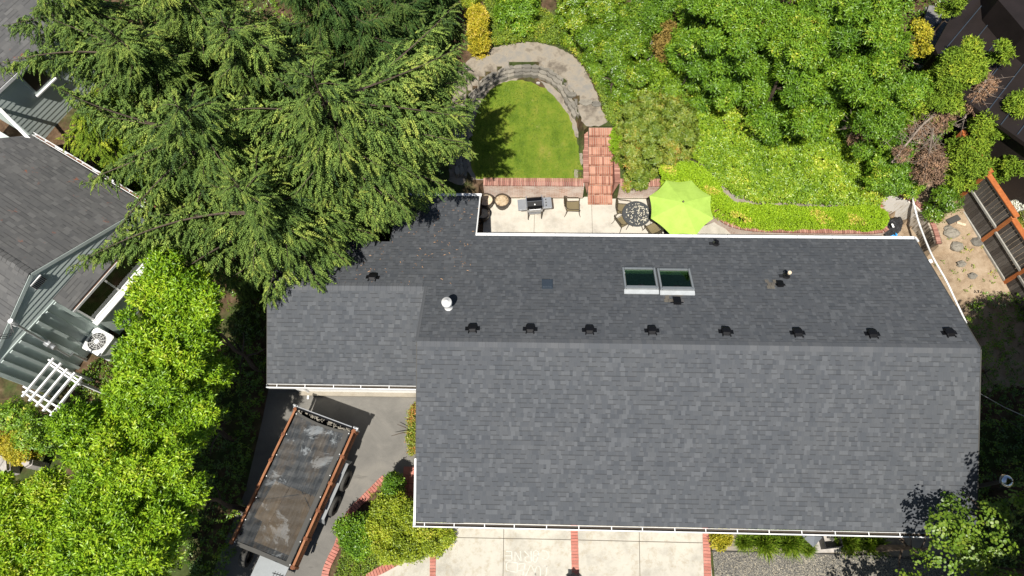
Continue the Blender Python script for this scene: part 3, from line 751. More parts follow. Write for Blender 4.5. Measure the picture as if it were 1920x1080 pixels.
H(gable(-2.1,.1,-4.5,4.1,2.3,lambda y: ZR-abs(y)*.4353), 'gable_wall', 'white_stucco')
H(gable(13.85,.1,-4.5,4.1,2.3,lambda y: ZR-abs(y)*.4353), 'gable_wall', 'white_stucco')
H(gable(-7.4,.1,-.4,3.9,2.2,lambda y: (GZ-abs(y-GR)*GP)), 'gable_wall', 'white_stucco')
# garage door panels and trim under the garage eave
mb = MB()
for k in range(4): mb.box((-5.3,-.45,.28+k*.53), (4.6,.05,.50))
gd = H(mb, 'garage_door', 'white_paint')
mb = MB(); mb.box((-4.8,-.5,.05), (5.5,.25,.14)); H(mb, 'apron', 'concrete_old')
# fascias, drip edges
def slopebar(x, ya, za, yb, zb, w, h):
    mb = MB(); mb.bar((x,ya,za),(x,yb,zb), w, h); return mb
H(slopebar(X0-.01,0,ZR-.075,-5.16,ZR-5.16*.4353-.075,.03,.13), 'rake_board', 'rubber_side')
mb = MB(); mb.bar((X0-.02,-3.3,ZR-3.3*.4353-.03),(X0-.045,-5.25,ZR-5.25*.4353-.03),.065,.05); H(mb, 'corner_flashing', 'white_metal')
H(slopebar(X1+.02,0,ZR-.07,-5.16,ZR-5.16*.4353-.07,.03,.13), 'rake_board', 'rubber_side')
H(slopebar(X1+.02,0,ZR-.07,4.66,ZR-4.66*.4353-.07,.03,.13), 'rake_board', 'rubber_side')
H(slopebar(X0-.015,0,ZR-.045,GR,GZ-.045,.10,.10), 'rake_board', 'ridge_shingle')
H(slopebar(-1.045,4.64,ZR-4.64*.4353-.06,6.84,ZR-6.84*.4353-.06,.04,.14), 'rake_board', 'white_paint')
H(slopebar(-7.85,GR,GZ-.075,-.84,GZ-3.04*GP-.075,.03,.12), 'rake_board', 'rubber_side')
# open gutters with hangers
def gutter(x0, x1, y, z, sgn, name='gutter', hang=.98, rzend=0.):
    m = MB(); w = .13; zt = z; zb = z-.11
    y1 = y+sgn*w
    m.box(((x0+x1)/2, y+sgn*.006, zt-.05), (x1-x0, .012, .13))
    m.box(((x0+x1)/2, y1, zt-.045), (x1-x0, .016, .12))
    m.box(((x0+x1)/2, y1+sgn*-.008, zt+.017), (x1-x0, .034, .012))
    m.box(((x0+x1)/2, (y+y1)/2, zb+.002), (x1-x0, w-.01, .008))
    for xe in (x0, x1): m.box((xe, (y+y1)/2, zt-.045), (.012, w+.02, .12))
    g = H(m, name, 'white_metal')
    x = x0+.35
    while x < x1:
        h = MB(); h.box((x, (y+y1)/2, zt+.005), (.028, w, .012)); H(h, 'gutter_hanger', 'white_metal', g); x += hang*random.uniform(.93, 1.05)
    d = MB(); d.box(((x0+x1)/2, (y+y1)/2-sgn*.012, zb+.03), (x1-x0-.04, w-.045, .045)); H(d, 'gutter_fill', 'gutter_dark', g)  # continuous dark strip filling the trough
gutter(X0-.08, X1-.02, -5.12, ZR-5.12*.4353-.03, -1)
gutter(-7.86, -2.54, -.82, 2.52, -1)
def covered(x0, x1, y, z):
    m = MB(); m.box(((x0+x1)/2, y+.05, z-.05), (x1-x0, .10, .11)); m.box(((x0+x1)/2, y+.05, z+.008), (x1-x0+.01, .112, .012))
    g = H(m, 'gutter', 'white_metal'); x = x0+.4
    while x < x1: j = MB(); j.box((x, y+.05, z+.016), (.012, .112, .006)); x += 1.22; H(j, 'gutter_joint', 'grey_metal', g)
covered(-1.06, X1, 4.645, ZR-4.64*.4353-.015); covered(-4.1, -1.0, 6.805, ZR-6.8*.4353-.015)
mb = MB(); mb.bar((X1+.0,4.70,2.83),(X1+.04,4.5,2.9),.06,.05); H(mb, 'corner_flashing', 'white_metal')
# downspout of the garage
mb = MB(); mb.tube([(-7.3,-.88,2.42),(-7.3,-.75,2.3),(-7.25,-.5,2.05),(-7.22,-.49,.1),(-7.22,-.75,.05)], .045, 8); H(mb, 'downspout', 'white_metal')
# valley / step strip between the two roofs
SN = 1/sqrt(1+PN*PN); nN = Vector((0, PN, 1)); nS = Vector((0,-PS,1))
def onN(u, v): return AP(u, v, nN, ZR)
tilt = math.atan(PN)
def roofpart(u, v, zoff=0.):
    p = onN(u, v); return Vector((p.x, p.y, p.z+zoff))
def place(o, p, rz=0., slope=True):
    o.parent = house; o.location = (p.x-6, p.y, p.z)
    o.rotation_euler = (-tilt if slope else 0, 0, rz); return o
mrnd('patch_shingle', [(0, (.085,.085,.088)), (.5, (.12,.108,.092)), (1, (.15,.135,.11))], .9, 80)
def mk_boxvent():
    m = MB()
    # slant-back hood: low rounded upslope end (local -Y faces ridge)
    W, L, Hh = .29, .31, .115; vs = []; secs = [(-L/2,.02,.62),(-L/2+.05,.10,.85),(-L/2+.14,Hh,1.),(L/2-.10,Hh,.95),(L/2-.03,Hh*.9,.85),(L/2,.05,.7)]
    for y, z, w in secs: vs += [(-W/2*w,y,0),(-W/2*w,y,z*.75),(-W/2*w*.8,y,z),(W/2*w*.8,y,z),(W/2*w,y,z*.75),(W/2*w,y,0)]
    fs = [(i*6+k,(i+1)*6+k,(i+1)*6+k+1,i*6+k+1) for i in range(len(secs)-1) for k in range(5)]+[(0,1,2,3,4,5),tuple(range(35,29,-1))]
    m.add(vs, fs); m.box((0,0,.006), (.46,.16,.012)); m.box((-.12,-L/2-.02,.02),(.03,.06,.03)); m.box((.12,-L/2-.02,.02),(.03,.06,.03))
    return m
bv = None
for u, v in [(886,616),(994,617),(1105,619),(1222,620),(1361,622),(1495,624),(1635,626),(1779,624),(699,520)]:
    if bv is None: bv = mk_boxvent().build('roof_vent', 'black_metal', smooth=False); o = bv
    else: o = bv.copy(); COL.objects.link(o)
    place(o, roofpart(u, v), random.uniform(-.07,.07))
m = MB(); m.box((0,0,.03),(.36,.40,.06)); m.box((0,0,.065),(.30,.34,.01)); m.box((0,-.14,.075),(.3,.01,.01)); place(m.build('flat_vent','blue_grey_metal'), roofpart(1026,534))
for u, v, s in [(1269,566,.24),(1462,534,.2)]:
    m = MB(); m.box((0,0,.05),(s,s*1.05,.1)); m.box((0,0,.008),(s*1.75,s*.42,.014)); place(m.build('exhaust_vent','black_metal'), roofpart(u, v))
for u, v, h in [(1342,458,.16),(1474,519,.30)]:
    m = MB(); m.lathe([(.14,0),(.12,.02),(.07,.10),(.065,.11)], n=14); m.tube([(0,0,0),(0,0,h)], .055, 12); m.box((-.16,.02,.01),(.14,.12,.012)); m.box((0,.14,.01),(.1,.14,.012))
    o = m.build('plumbing_vent','black_plastic'); place(o, roofpart(u, v), 0, False)
    m = MB(); m.tube([(0,0,h),(0,0,h+.07)], .06, 12); c = m.build('vent_cap','cream' if h > .2 else 'black_metal', o)
# replaced shingles round two of the vents
for (u,v,w_,l_) in [(1266,558,.75,.42),(1448,533,.42,.34)]:
    m = MB()
    for a_ in range(int(w_/.13)):
        for b_ in range(3):
            if random.random() < .8: m.box((-w_/2+a_*.13+.06+(b_%2)*.05,(b_-1)*.143,.010+.003*(b_%2)),(.12,.135,.012))
    place(m.build('shingle_patch','patch_shingle'), roofpart(u, v))
# white flue with cap
m = MB(); m.lathe([(.16,-.06),(.10,.06),(.075,.1),(.075,.42)], n=18); fl = m.build('flue_pipe','white_metal', smooth=True); place(fl, roofpart(841,578), 0, False)
m = MB(); m.lathe([(.075,.40),(.155,.40),(.165,.47),(.165,.56),(.15,.60),(.06,.62),(.06,.64),(.0,.645)], n=20); m.build('flue_cap','white_metal', fl, smooth=True)
# skylights
mplain('sky_flashing', (.38,.40,.41), .5, dirt=.3)
for u, v in [(1199,527),(1265,529)]:
    c = roofpart(u, v); W, L = 1.10, .98; hgt = .17
    f = MB()
    for x in (-W/2+.035, W/2-.035): f.box((x,0,hgt/2),(.06,L,hgt))
    f.box((0,L/2-.04,hgt/2),(W-.16,.08,hgt)); f.box((0,-L/2+.05,hgt/2),(W-.16,.1,hgt))
    sk = f.build('skylight','grey_metal'); place(sk, c)
    m = MB(); m.box((0,-L/2-.07,.04),(W+.02,.15,.08), rx=.45); m.build('flashing','sky_flashing', sk); m = MB(); m.box((0,-L/2+.0,hgt+.008),(W,.07,.014)); m.build('top_flashing','grey_metal', sk)
    for q_ in (-.33,.33): m = MB(); m.box((q_,L/2+.04,.035),(.3,.07,.05)); m.build('head_flashing','white_metal', sk)
    m = MB(); m.box((0,.02,hgt-.03),(W-.16,L-.2,.012)); m.build('pane','green_glass', sk)
    m = MB(); m.box((0,-L/2+.12,hgt+.005),(.2,.03,.02)); m.build('catch','black_metal', sk)
# light wells cut through the slab: boolean-free, rebuilt as a recess box below the pane
    w = MB(); D = .13
    w.box((0,L/2-.12,D/2+.005),(W-.18,.02,D)); w.build('well_side','well_wall', sk)
    w = MB(); w.box((0,-.05,.008),(W-.18,L-.22,.012)); w.build('well_floor','well_floor', sk)
# windows and doors, hidden from above but there from the side
for x in (4.8, 8.3, 11.2):
    m = MB(); m.box((x,4.16,1.2),(1.5,.06,1.2)); w = H(m, 'window', 'white_paint'); m = MB(); m.box((x,4.2,1.2),(1.36,.02,1.06)); H(m, 'pane', 'window_glass', w)
for x in (1.2, 5.2):
    m = MB()
    for k in range(4): m.box((x,-4.57,.28+k*.53),(3.2,.05,.5))
    H(m, 'garage_door', 'white_paint')

# ================================================================ NEIGHBOUR HOUSE (left)
NO = Vector((-15.13, 2.04, 0)); NA = radians(-30)
nb = empty('neighbour_house', tuple(NO), NA, 'grey-green clad neighbour house with brown shingle roof and bay window', 'house')
# local frame: +x towards the gable end, +y up-right (north-east)
def toL(p): 
    d = Vector((p.x-NO.x, p.y-NO.y)); return Vector((d.x*cos(NA)+d.y*sin(NA), -d.x*sin(NA)+d.y*cos(NA), p.z))
def AL(u, v, z): return toL(A(u, v, z))
e1 = Vector((cos(NA), sin(NA), 0)); e2 = Vector((-sin(NA), cos(NA), 0))
def AW(u, v, xl):   # pixel onto local plane x = xl
    p = AP(u, v, e1, e1.dot(NO)+xl); return toL(p)
NZ = 5.0; NP = .45
def nbuv(k): 
    s = sqrt(1+k*k); return lambda co, n: (co.x, -co.y*s*(1 if co.y < 0 else -1)+ (0 if co.y < 0 else 0))
NL = -9.0
mb = MB(); mb.prism([(NL,0),(0,0),(0,4.1),(NL+3,4.1)][:4], 0, zf=lambda x, y: NZ-y*NP, thick=.14); mb.build('roof','shingle_old_mossy', nb, uv=lambda co, n: (co.x, co.y*1.097))
mb = MB(); mb.prism([(NL,0),(0,0),(0,-3.6),(NL,-3.6)], 0, zf=lambda x, y: NZ+y*NP, thick=.14); mb.build('roof','shingle_old', nb, uv=lambda co, n: (co.x, -co.y*1.097))
m = MB()
for i in range(int(-NL/.2)):
    a = NL+i*.2; m.add([(a,-.15,NZ-.0675+.014),(a+.2,-.15,NZ-.0675+.026),(a+.2,0,NZ+.03),(a,0,NZ+.018),(a,.15,NZ-.0675+.014),(a+.2,.15,NZ-.0675+.026)], [(0,1,2,3),(3,2,5,4)])
m.build('ridge_cap','shingle_old', nb)
m = MB(); m.bar((.0,0,NZ-.10),(.0,4.14,NZ-4.14*NP-.10),.03,.14); m.bar((.0,0,NZ-.10),(.0,-3.64,NZ-3.64*NP-.10),.03,.14); m.build('rake_board','siding', nb)
m = MB(); m.box((-3.0,4.16,NZ-4.1*NP-.09),(6.0,.02,.12)); m.box((-3.0,4.26,NZ-4.1*NP-.07),(6.0,.02,.13)); m.box((-3,4.21,NZ-4.1*NP-.13),(6,.1,.01)); g = m.build('gutter','white_metal', nb)
m = MB(); x = -5.9
while x < -.1:
    l = random.uniform(.2,.8); m.box((x+l/2,4.2+random.uniform(-.02,.02),NZ-4.1*NP-.10),(l,.06,.03)); x += l+random.uniform(0,.3)
m.build('leaf_litter','leaf_brown', g)
# gable wall: lap siding above, wide vertical panels with battens below
XW = -.05
def zrake(y): return NZ-abs(y)*NP-.14
BELT = 3.35
m = MB(); 
zz = BELT; k = 0
while zz < NZ-.3:
    h = .19
    ymax = (NZ-.14-zz)/NP; ymin = -ymax
    ymax = min(ymax, 3.75); ymin = max(ymin, -3.3)
    yt = max(ymax-h/NP, .02); yb = min(ymin+h/NP, -.02)
    m.add([(XW+.024,ymin,zz),(XW+.024,ymax,zz),(XW+.004,min(yt,ymax) if ymax < 3.7 else ymax,zz+h),(XW+.004,max(yb,ymin) if ymin > -3.2 else ymin,zz+h),
           (XW,ymin,zz),(XW,ymax,zz)], [(0,1,2,3),(4,5,1,0)]); zz += h; k += 1
m.build('lap_siding','siding', nb)
m = MB(); n = 11; ys = [-3.3+i*7.05/(n-1) for i in range(n)]
vs = [(XW-.02,y,0.) for y in ys]+[(XW-.02,y,min(zrake(y),NZ-.2)) for y in ys]
m.add(vs, [(i,i+1,n+i+1,n+i) for i in range(n-1)]); m.box((NL/2+XW/2,.2,1.3),(-NL+XW-.1,7.0,2.6)); m.build('wall','siding', nb)
m = MB(); m.box((XW+.02,.2,BELT-.03),(.05,7.1,.06)); y = -3.25
m.build('belt_trim','siding', nb)
m = MB()
for i in range(19):
    y = -3.2+i*.40
    m.box((XW+.03,y,BELT/2-.04),(.09,.12,BELT-.08))
m.build('batten','siding', nb)
# louvred gable vent
v0 = AW(70,528,XW); m = MB()
m.box((XW+.05,v0.y,v0.z),(.06,.46,.34))
vt = m.build('gable_vent','white_metal', nb); m = MB()
for i in range(8): m.box((XW+.085,v0.y-.2+i*.057,v0.z),(.02,.03,.28))
m.build('louvre','black_metal', vt)
# bay window with its own small shed roof
ya, yb_ = -.26, 3.0
def zbay(x): return 3.46-(x-XW)*.62
bay = MB(); bay.prism([(XW,ya-.06),(XW+.58,ya-.06),(XW+.58,yb_),(XW,yb_)], 0, zf=lambda x, y: zbay(x), thick=.07); br = bay.build('bay_roof','shingle_old', nb, uv=lambda co, n: (co.y, co.x*1.2))
zg = zbay(XW+.6); yc = (ya+yb_)/2; Lb = yb_-ya
m = MB(); m.box((XW+.68,yc,zg-.05),(.018,Lb+.1,.11)); m.box((XW+.64,yc,zg-.10),(.09,Lb+.1,.012)); g = m.build('gutter','white_metal', br)
m = MB(); m.box((XW+.635,yc,zg-.065),(.06,Lb-.05,.05)); m.build('leaf_litter','leaf_brown', g)
m = MB(); m.box((XW+.25,yc,.85),(.46,Lb-.1,1.62)); m.box((XW+.25,ya+.06,2.3),(.46,.08,1.4)); m.build('bay_wall','siding', nb)
win = MB(); xw = XW+.50; zb, zt = 1.74, 2.95
win.box((xw,yc,zb),(.10,Lb,.10)); win.box((xw,yc,zt),(.08,Lb,.08))
for y in (ya+.05,yc-.25,yb_-.05): win.box((xw,y,(zb+zt)/2),(.07,.07,zt-zb))
win.box((XW+.60,yc,zb-.06),(.24,Lb+.1,.05))
wi = win.build('window','white_paint', nb)
m = MB(); m.box((xw-.01,yc,(zb+zt)/2),(.012,Lb-.1,zt-zb-.1)); m.build('pane','window_glass', wi)
m = MB(); m.box((XW+.04,yc,2.3),(.03,Lb-.2,1.2)); m.box((XW+.25,yc,1.69),(.4,Lb-.2,.04)); m.build('blind','well_floor', wi)
# upper storey behind the mossy roof: wall facing us, window, eave
m = MB(); U0 = -3.6
AWt = lambda u, v: AW(u, v, U0)
p1, p2, p3 = AWt(30,205), AWt(95,158), AWt(125,265)
yl, yh = 4.3, 8.2; z0u, z1u = 0.2, 4.0
U0 = AL(28,138,4.35).x-.16
m.box((U0-2.5,(yl+yh)/2,2.0),(5,yh-yl,4.0)); m.build('wall','siding', nb)
m = MB(); z = .3
while z < 4.0:
    m.add([(U0+.018,yl,z),(U0+.018,yh,z),(U0+.006,yh,z+.2),(U0+.006,yl,z+.2),(U0,yl,z),(U0,yh,z)], [(0,1,2,3),(4,5,1,0)]); z += .2
m.build('lap_siding','siding', nb)
q = AWt(65,143); m = MB(); m.box((U0+.05,q.y,q.z),(.08,1.0,1.1)); w = m.build('window','siding', nb)
m = MB(); m.box((U0+.08,q.y,q.z),(.04,.8,.9)); m.build('pane','black_plastic', w); m = MB(); m.box((U0+.12,q.y,q.z-.58),(.1,1.05,.06)); m.build('sill','white_paint', w)
ze = 4.35; gp = AL(28,138,ze)
m = MB(); m.prism([(gp.x,yl+.1),(gp.x-7,yl+.1),(gp.x-7,yh+1),(gp.x,yh+1)], 0, zf=lambda x, y: ze+(gp.x-x)*.3, thick=.14); m.build('roof','shingle_old_mossy', nb, uv=lambda co, n: (co.y, co.x))
m = MB(); m.box((gp.x+.09,(yl+yh+1)/2,ze-.03),(.02,yh+1-yl,.12)); m.box((gp.x+.05,(yl+yh+1)/2,ze-.09),(.1,yh+1-yl,.012)); g = m.build('gutter','white_metal', nb)
m = MB(); m.box((gp.x+.05,(yl+yh)/2,ze-.05),(.06,yh-yl,.05)); m.build('leaf_litter','leaf_brown', g)
# small wall and trim left of it
a = AL(0,205,3.6); b = AL(62,268,3.1); m = MB(); m.bar(a, b, .12, .1); m.build('corner_trim','white_metal', nb)

# service mast / conduit against the neighbour wall
m = MB(); pm = [AW(20,602,.25), AW(60,628,.2), AW(100,652,.12), AW(128,668,.1)]
cm = empty('service_mast', tuple(NO), NA, 'grey electrical conduit mast on the neighbour gable wall', 'conduit')
pt = pm[0]; pbm = AW(130,668,XW+.25)
m.tube([(pm[0].x,pm[0].y,pm[0].z),(pbm.x,pbm.y,pbm.z),(pbm.x-.1,pbm.y+.12,pbm.z-.15),(pbm.x-.15,pbm.y+.1,0)], .045, 8); m.build('pipe','galvanized', cm)
m = MB(); d = (pbm-pm[0]).normalized(); m.tube([pm[0]-d*.02, pm[0]+d*.28], .085, 10); m.build('weatherhead','white_metal', cm)
c = pm[0]+(pbm-pm[0])*.62; m = MB(); m.box(c+Vector((.05,0,0)),(.2,.2,.32)); m.tube([c+Vector((.1,0,-.1)),c+Vector((.24,0,-.1))],.09,12); m.build('meter_box','galvanized', cm)
m = MB()
for k in range(3):
    h = pm[0]; m.tube(smoothpath([h,h+Vector((.25,-.25-.1*k,-.15)),h+Vector((.1,-.8-.1*k,.1+.1*k)),h+Vector((.6,-3.5,.8)),h+Vector((1.5,-9,2))], .2), .011, 5)
m.build('wire','black_plastic', cm)

# air conditioner
p = A(181,640,.85); ac = empty('air_conditioner', (p.x,p.y,gz(p.x,p.y)), NA+.08, 'white square outdoor air conditioning unit beside the neighbour house', 'air conditioner')
def rrect(w, r, n=4): return [(sx*(w/2-r)+r*cos(a), sy*(w/2-r)+r*sin(a)) for sx, sy, a0 in ((1,1,0),(-1,1,pi/2),(-1,-1,pi),(1,-1,1.5*pi)) for a in [a0+pi/2*i/n for i in range(n+1)]]
S_ = .86
m = MB(); m.prism(rrect(S_,.1), .05, .74); m.build('housing','white_paint', ac)
m = MB(); o_ = rrect(S_+.04,.12); inn = [(.36*cos(2*pi*i/20),.36*sin(2*pi*i/20)) for i in range(20)]
oo = []
for i, (x, y) in enumerate(inn):
    a = atan2(y, x); best = min(o_, key=lambda q: abs(((atan2(q[1],q[0])-a+pi)%(2*pi))-pi)); oo.append(best)
m.add([(x,y,.80) for x, y in oo]+[(x,y,.83) for x, y in inn]+[(x,y,.74) for x, y in oo], [(i,(i+1)%20,20+(i+1)%20,20+i) for i in range(20)]+[(40+i,40+(i+1)%20,(i+1)%20,i) for i in range(20)]); m.prism(rrect(S_+.04,.12), .74, .775)
m.build('top_cover','white_paint', ac)
m = MB(); m.lathe([(0,.80),(.35,.80)], n=24); m.build('fan_recess','rubber', ac)
m = MB()
for i in range(5):
    a = 2*pi*i/5; m.add([(.08*cos(a),.08*sin(a),.81),(.32*cos(a-.3),.32*sin(a-.3),.805),(.33*cos(a+.35),.33*sin(a+.35),.822),(.09*cos(a+.6),.09*sin(a+.6),.82)], [(0,1,2,3)])
m.build('fan_blade','rubber_side', ac)
m = MB()
for i in range(12):
    a = 2*pi*i/12; m.tube([(.07*cos(a),.07*sin(a),.85),(.37*cos(a+.12),.37*sin(a+.12),.835)], .007, 4)
for r in (.13,.2,.27,.34): m.tube([(r*cos(2*pi*i/24),r*sin(2*pi*i/24),.845) for i in range(25)], .005, 4)
m.lathe([(0,.87),(.08,.86),(.09,.84)], n=14); m.build('grille','white_paint', ac)

# white pergola / trellis
tr = empty('pergola', tuple(A(100,725,2.3).to_tuple()[:2])+(0,), 0, 'white slatted pergola frame beside the neighbour house', 'pergola'); TO = tr.location.copy()
def tb(a, b, w, h, z, nm):
    m = MB(); pa = A(*a, z)-TO; pb = A(*b, z)-TO; m.bar(pa, pb, w, h); return m.build(nm, 'white_paint', tr)
for a, b in [((101,672),(42,744)),((115,681),(55,752)),((127,692),(68,762)),((141,699),(81,771)),((154,707),(95,780))]: tb(a, b, .06, .09, 2.45, 'slat')
for a, b in [((92,675),(152,716)),((95,684),(150,722))]: tb(a, b, .05, .12, 2.36, 'beam')
for a, b in [((45,725),(125,773)),((44,735),(112,784))]: tb(a, b, .05, .12, 2.36, 'beam')
for u, v in [(97,681),(148,717),(50,732),(112,779)]:
    p = A(u,v,2.35)-TO; m = MB(); m.box((p.x,p.y,1.12),(.09,.09,2.35)); m.build('post','white_paint', tr)

# ================================================================ BROWN METAL-ROOFED BUILDING (top right)
rp = [A(u,v,4.2) for u, v in [(1752,88),(1768,122),(1812,190),(2010,330),(2080,-60),(1815,-25)]]
br = empty('metal_roof_building', (rp[0].x,rp[0].y,0), 0, 'dark brown standing-seam metal roofed building at top right', 'building'); BO = br.location.copy()
m = MB(); m.prism([(p.x-BO.x,p.y-BO.y) for p in rp], 4.05, 4.2); m.build('roof','brown_metal', br)
m = MB(); m.prism([((p.x-BO.x)*.96+.25,(p.y-BO.y)*.96+.1) for p in rp], -.2, 4.03); m.build('wall','brown_metal', br)
s0, s1 = A(1752,88,4.2), A(1860,-40,4.2); d = (s1-s0).normalized(); nrm = Vector((d.y,-d.x,0)); m = MB()
for i in range(14):
    o0 = s0+nrm*(.35+i*.62)-BO-d*3; a = None; b = None; poly = [(p.x-BO.x,p.y-BO.y) for p in rp]
    for k in range(120):
        q = o0+d*k*.1; ins = inpoly(poly, [q.x], [q.y])[0]
        if ins and a is None: a = q
        if ins: b = q
    if a is not None and (b-a).length > .4: m.box(((a.x+b.x)/2,(a.y+b.y)/2,4.225), ((b-a).length,.035,.045), atan2(d.y,d.x))
m.build('standing_seam','blue_grey_metal', br)
hp = [A(u,v,5.2) for u, v in [(1868,-40),(1872,0),(1925,62),(2100,200),(2150,-60)]]
m = MB(); m.prism([(p.x-BO.x,p.y-BO.y) for p in hp], 4.2, 5.2); m.build('upper_roof','brown_metal', br)
dk = MB(); dp = [A(u,v,3.0) for u, v in [(1735,80),(1732,40),(1742,10),(1778,12),(1788,32),(1751,86)]]
dk.prism([(p.x-dp[0].x,p.y-dp[0].y) for p in dp], 2.85, 3.0); o = dk.build('deck','deck_grey', loc=(dp[0].x,dp[0].y,0)); 
root = empty('timber_deck', (dp[0].x,dp[0].y,0), 0, 'small grey deck platform against the brown metal roof', 'deck'); o.parent = root; o.location = (0,0,0)
for p in dp[::2]: m = MB(); m.box((p.x-dp[0].x,p.y-dp[0].y,1.4),(.12,.12,2.9)); m.build('post','deck_grey', root)
for (u,v,a,L,lb) in [(1749,55,.95,.7,'long dark plank lying on the grey deck'),(1757,51,1.05,.45,'short dark plank lying on the grey deck'),(1738,60,1.45,.35,'dark plank at the edge of the grey deck')]:
    p = A(u,v,3.05); m = MB(); m.box((0,0,0),(L,.09,.05),a); m.box((.05,.04,.03),(L*.5,.04,.03),a); tag(m.build('plank','black_plastic',loc=(p.x,p.y,3.03)), lb, 'plank')
m = MB(); a = A(1735,82,3.4); b = A(1765,120,2.9); c = A(1745,118,2.9)
m.prism([(0,0),(b.x-a.x,b.y-a.y),(c.x-a.x-.2,c.y-a.y)], 2.3, 2.45); o = m.build('small_shed_roof','stone_pale',loc=(a.x,a.y,0)); tag(o,'small triangular tan lean-to roof below the grey deck','roof')
# pale paving at far right
pv = AS([(1858,262),(1888,250),(1960,200),(1960,330),(1900,300),(1868,290)], 1.75)
sheet('pale_paving', pv, 'white_stucco', .04, 1., zfun=lambda x, y: 1.75)
pv = AS([(1840,300),(1862,296),(1868,322),(1846,328)], 1.7)
sheet('pale_paving', pv, 'white_stucco', .06, 1., zfun=lambda x, y: 1.7)
# ================================================================ PATIO
# umbrella
uc = A(1281,376,2.48); rim = [A(u,v,2.15) for u, v in [(1246,340),(1296,339),(1332,366),(1337,408),(1311,437),(1256,441),(1220,414),(1217,371)]]
UX, UY = uc.x, uc.y-.0
cx = sum(p.x for p in rim)/8; cy = sum(p.y for p in rim)/8; UX, UY = cx, cy; a0 = atan2(rim[1].y-cy, rim[1].x-cx); RU = sum((p-Vector((cx,cy,2.15))).length for p in rim)/8
um = empty('patio_umbrella', (UX,UY,0), 0, 'lime green octagonal patio umbrella open over the patio dining set', 'umbrella')
m = MB(); NR, NS = 7, 8; vs = [(0,0,2.52)]; fs = []
for r in range(1, NR+1):
    t = r/NR
    for k in range(8*NS):
        a = a0+2*pi*k/(8*NS); ph = (k%NS)/NS; sag = 4*ph*(1-ph)
        R_ = RU*t*(1-(.12*t*t)*sag); flat = 1-(1-cos(pi/8))*0
        z = 2.52-.34*t**1.15-.03*sag*t
        vs.append((R_*cos(a)*(1-.04*sag*t*0), R_*sin(a), z))
n = 8*NS
for k in range(n): fs.append((0,1+k,1+(k+1)%n))
for r in range(NR-1):
    for k in range(n): fs.append((1+r*n+k,1+(r+1)*n+k,1+(r+1)*n+(k+1)%n,1+r*n+(k+1)%n))
m.add(vs, fs); m.build('canopy','umbrella_fabric', um)
m = MB(); m.tube([(0,0,.05),(0,0,2.5)], .022, 10); m.build('pole','bronze_frame', um)
m = MB(); m.lathe([(0,2.64),(.03,2.62),(.035,2.58),(.02,2.55)], n=12); m.build('finial','bronze_frame', um)
m = MB(); m.lathe([(.26,0),(.26,.04),(.08,.09),(.04,.3),(0,.3)], n=20); m.build('base','black_metal', um)
for k in range(8):
    a = a0+2*pi*k/8; m = MB(); m.tube([(0,0,2.47),(RU*.5*cos(a),RU*.5*sin(a),2.33),(RU*.985*cos(a),RU*.985*sin(a),2.14)], .009, 5)
    m.tube([(.03*cos(a),.03*sin(a),1.95),(RU*.5*cos(a),RU*.5*sin(a),2.29)], .007, 5); m.build('rib','bronze_frame', um)
mplain('fleck_pale', (.72,.66,.52), .9, dirt=.05)
# table
tc = A(1193.5,401,.72)
tb_ = empty('patio_table', (tc.x,tc.y,0), 0, 'round dark metal patio table with a pierced top under the edge of the umbrella', 'table')
RT = .56; m = MB(); m.lathe([(RT-.05,.70),(RT,.70),(RT+.01,.725),(RT,.745),(RT-.055,.745),(RT-.055,.70)], n=40); m.build('rim','dark_table', tb_, smooth=False)
# pierced top: small openings let the bright patio show
t = NT('pierced_top'); o_ = t.obj(); v = t.n('TexVoronoi', ins={'Vector': o_, 'Scale': 15., 'Randomness': 1.}); nn = t.noise(o_, 9, 3); hole = t.math('LESS_THAN', v.outputs[0], t.math('MULTIPLY', nn, .52))
t.done(t.n('MixShader', ins={0: hole, 1: t.bsdf((.085,.088,.09), .35, None, .3, .4), 2: t.n('BsdfTransparent').outputs[0]}).outputs[0])
m = MB(); m.lathe([(0,.735),(RT-.05,.735)], n=40); m.build('tabletop','pierced_top', tb_)
m = MB(); rg = random.Random(4)
for i in range(150):
    a = rg.uniform(0,2*pi); r = (RT-.09)*sqrt(rg.random()); 
    if rg.random() > .45+.55*(cos(a)*.5+.5): continue
    m.box((r*cos(a),r*sin(a),.74),(rg.uniform(.02,.055),rg.uniform(.014,.026),.006),rg.uniform(0,3))
tag(m.build('pale_flecks','fleck_pale', tb_), kind='stuff')  # bright dapples of the openings painted in as pale flecks
for k in range(4):
    a = pi/4+k*pi/2; m = MB(); m.tube([(RT*.8*cos(a),RT*.8*sin(a),.70),(RT*.55*cos(a),RT*.55*sin(a),.35),(RT*.85*cos(a),RT*.85*sin(a),0)], .016, 6); m.build('leg','dark_table', tb_)
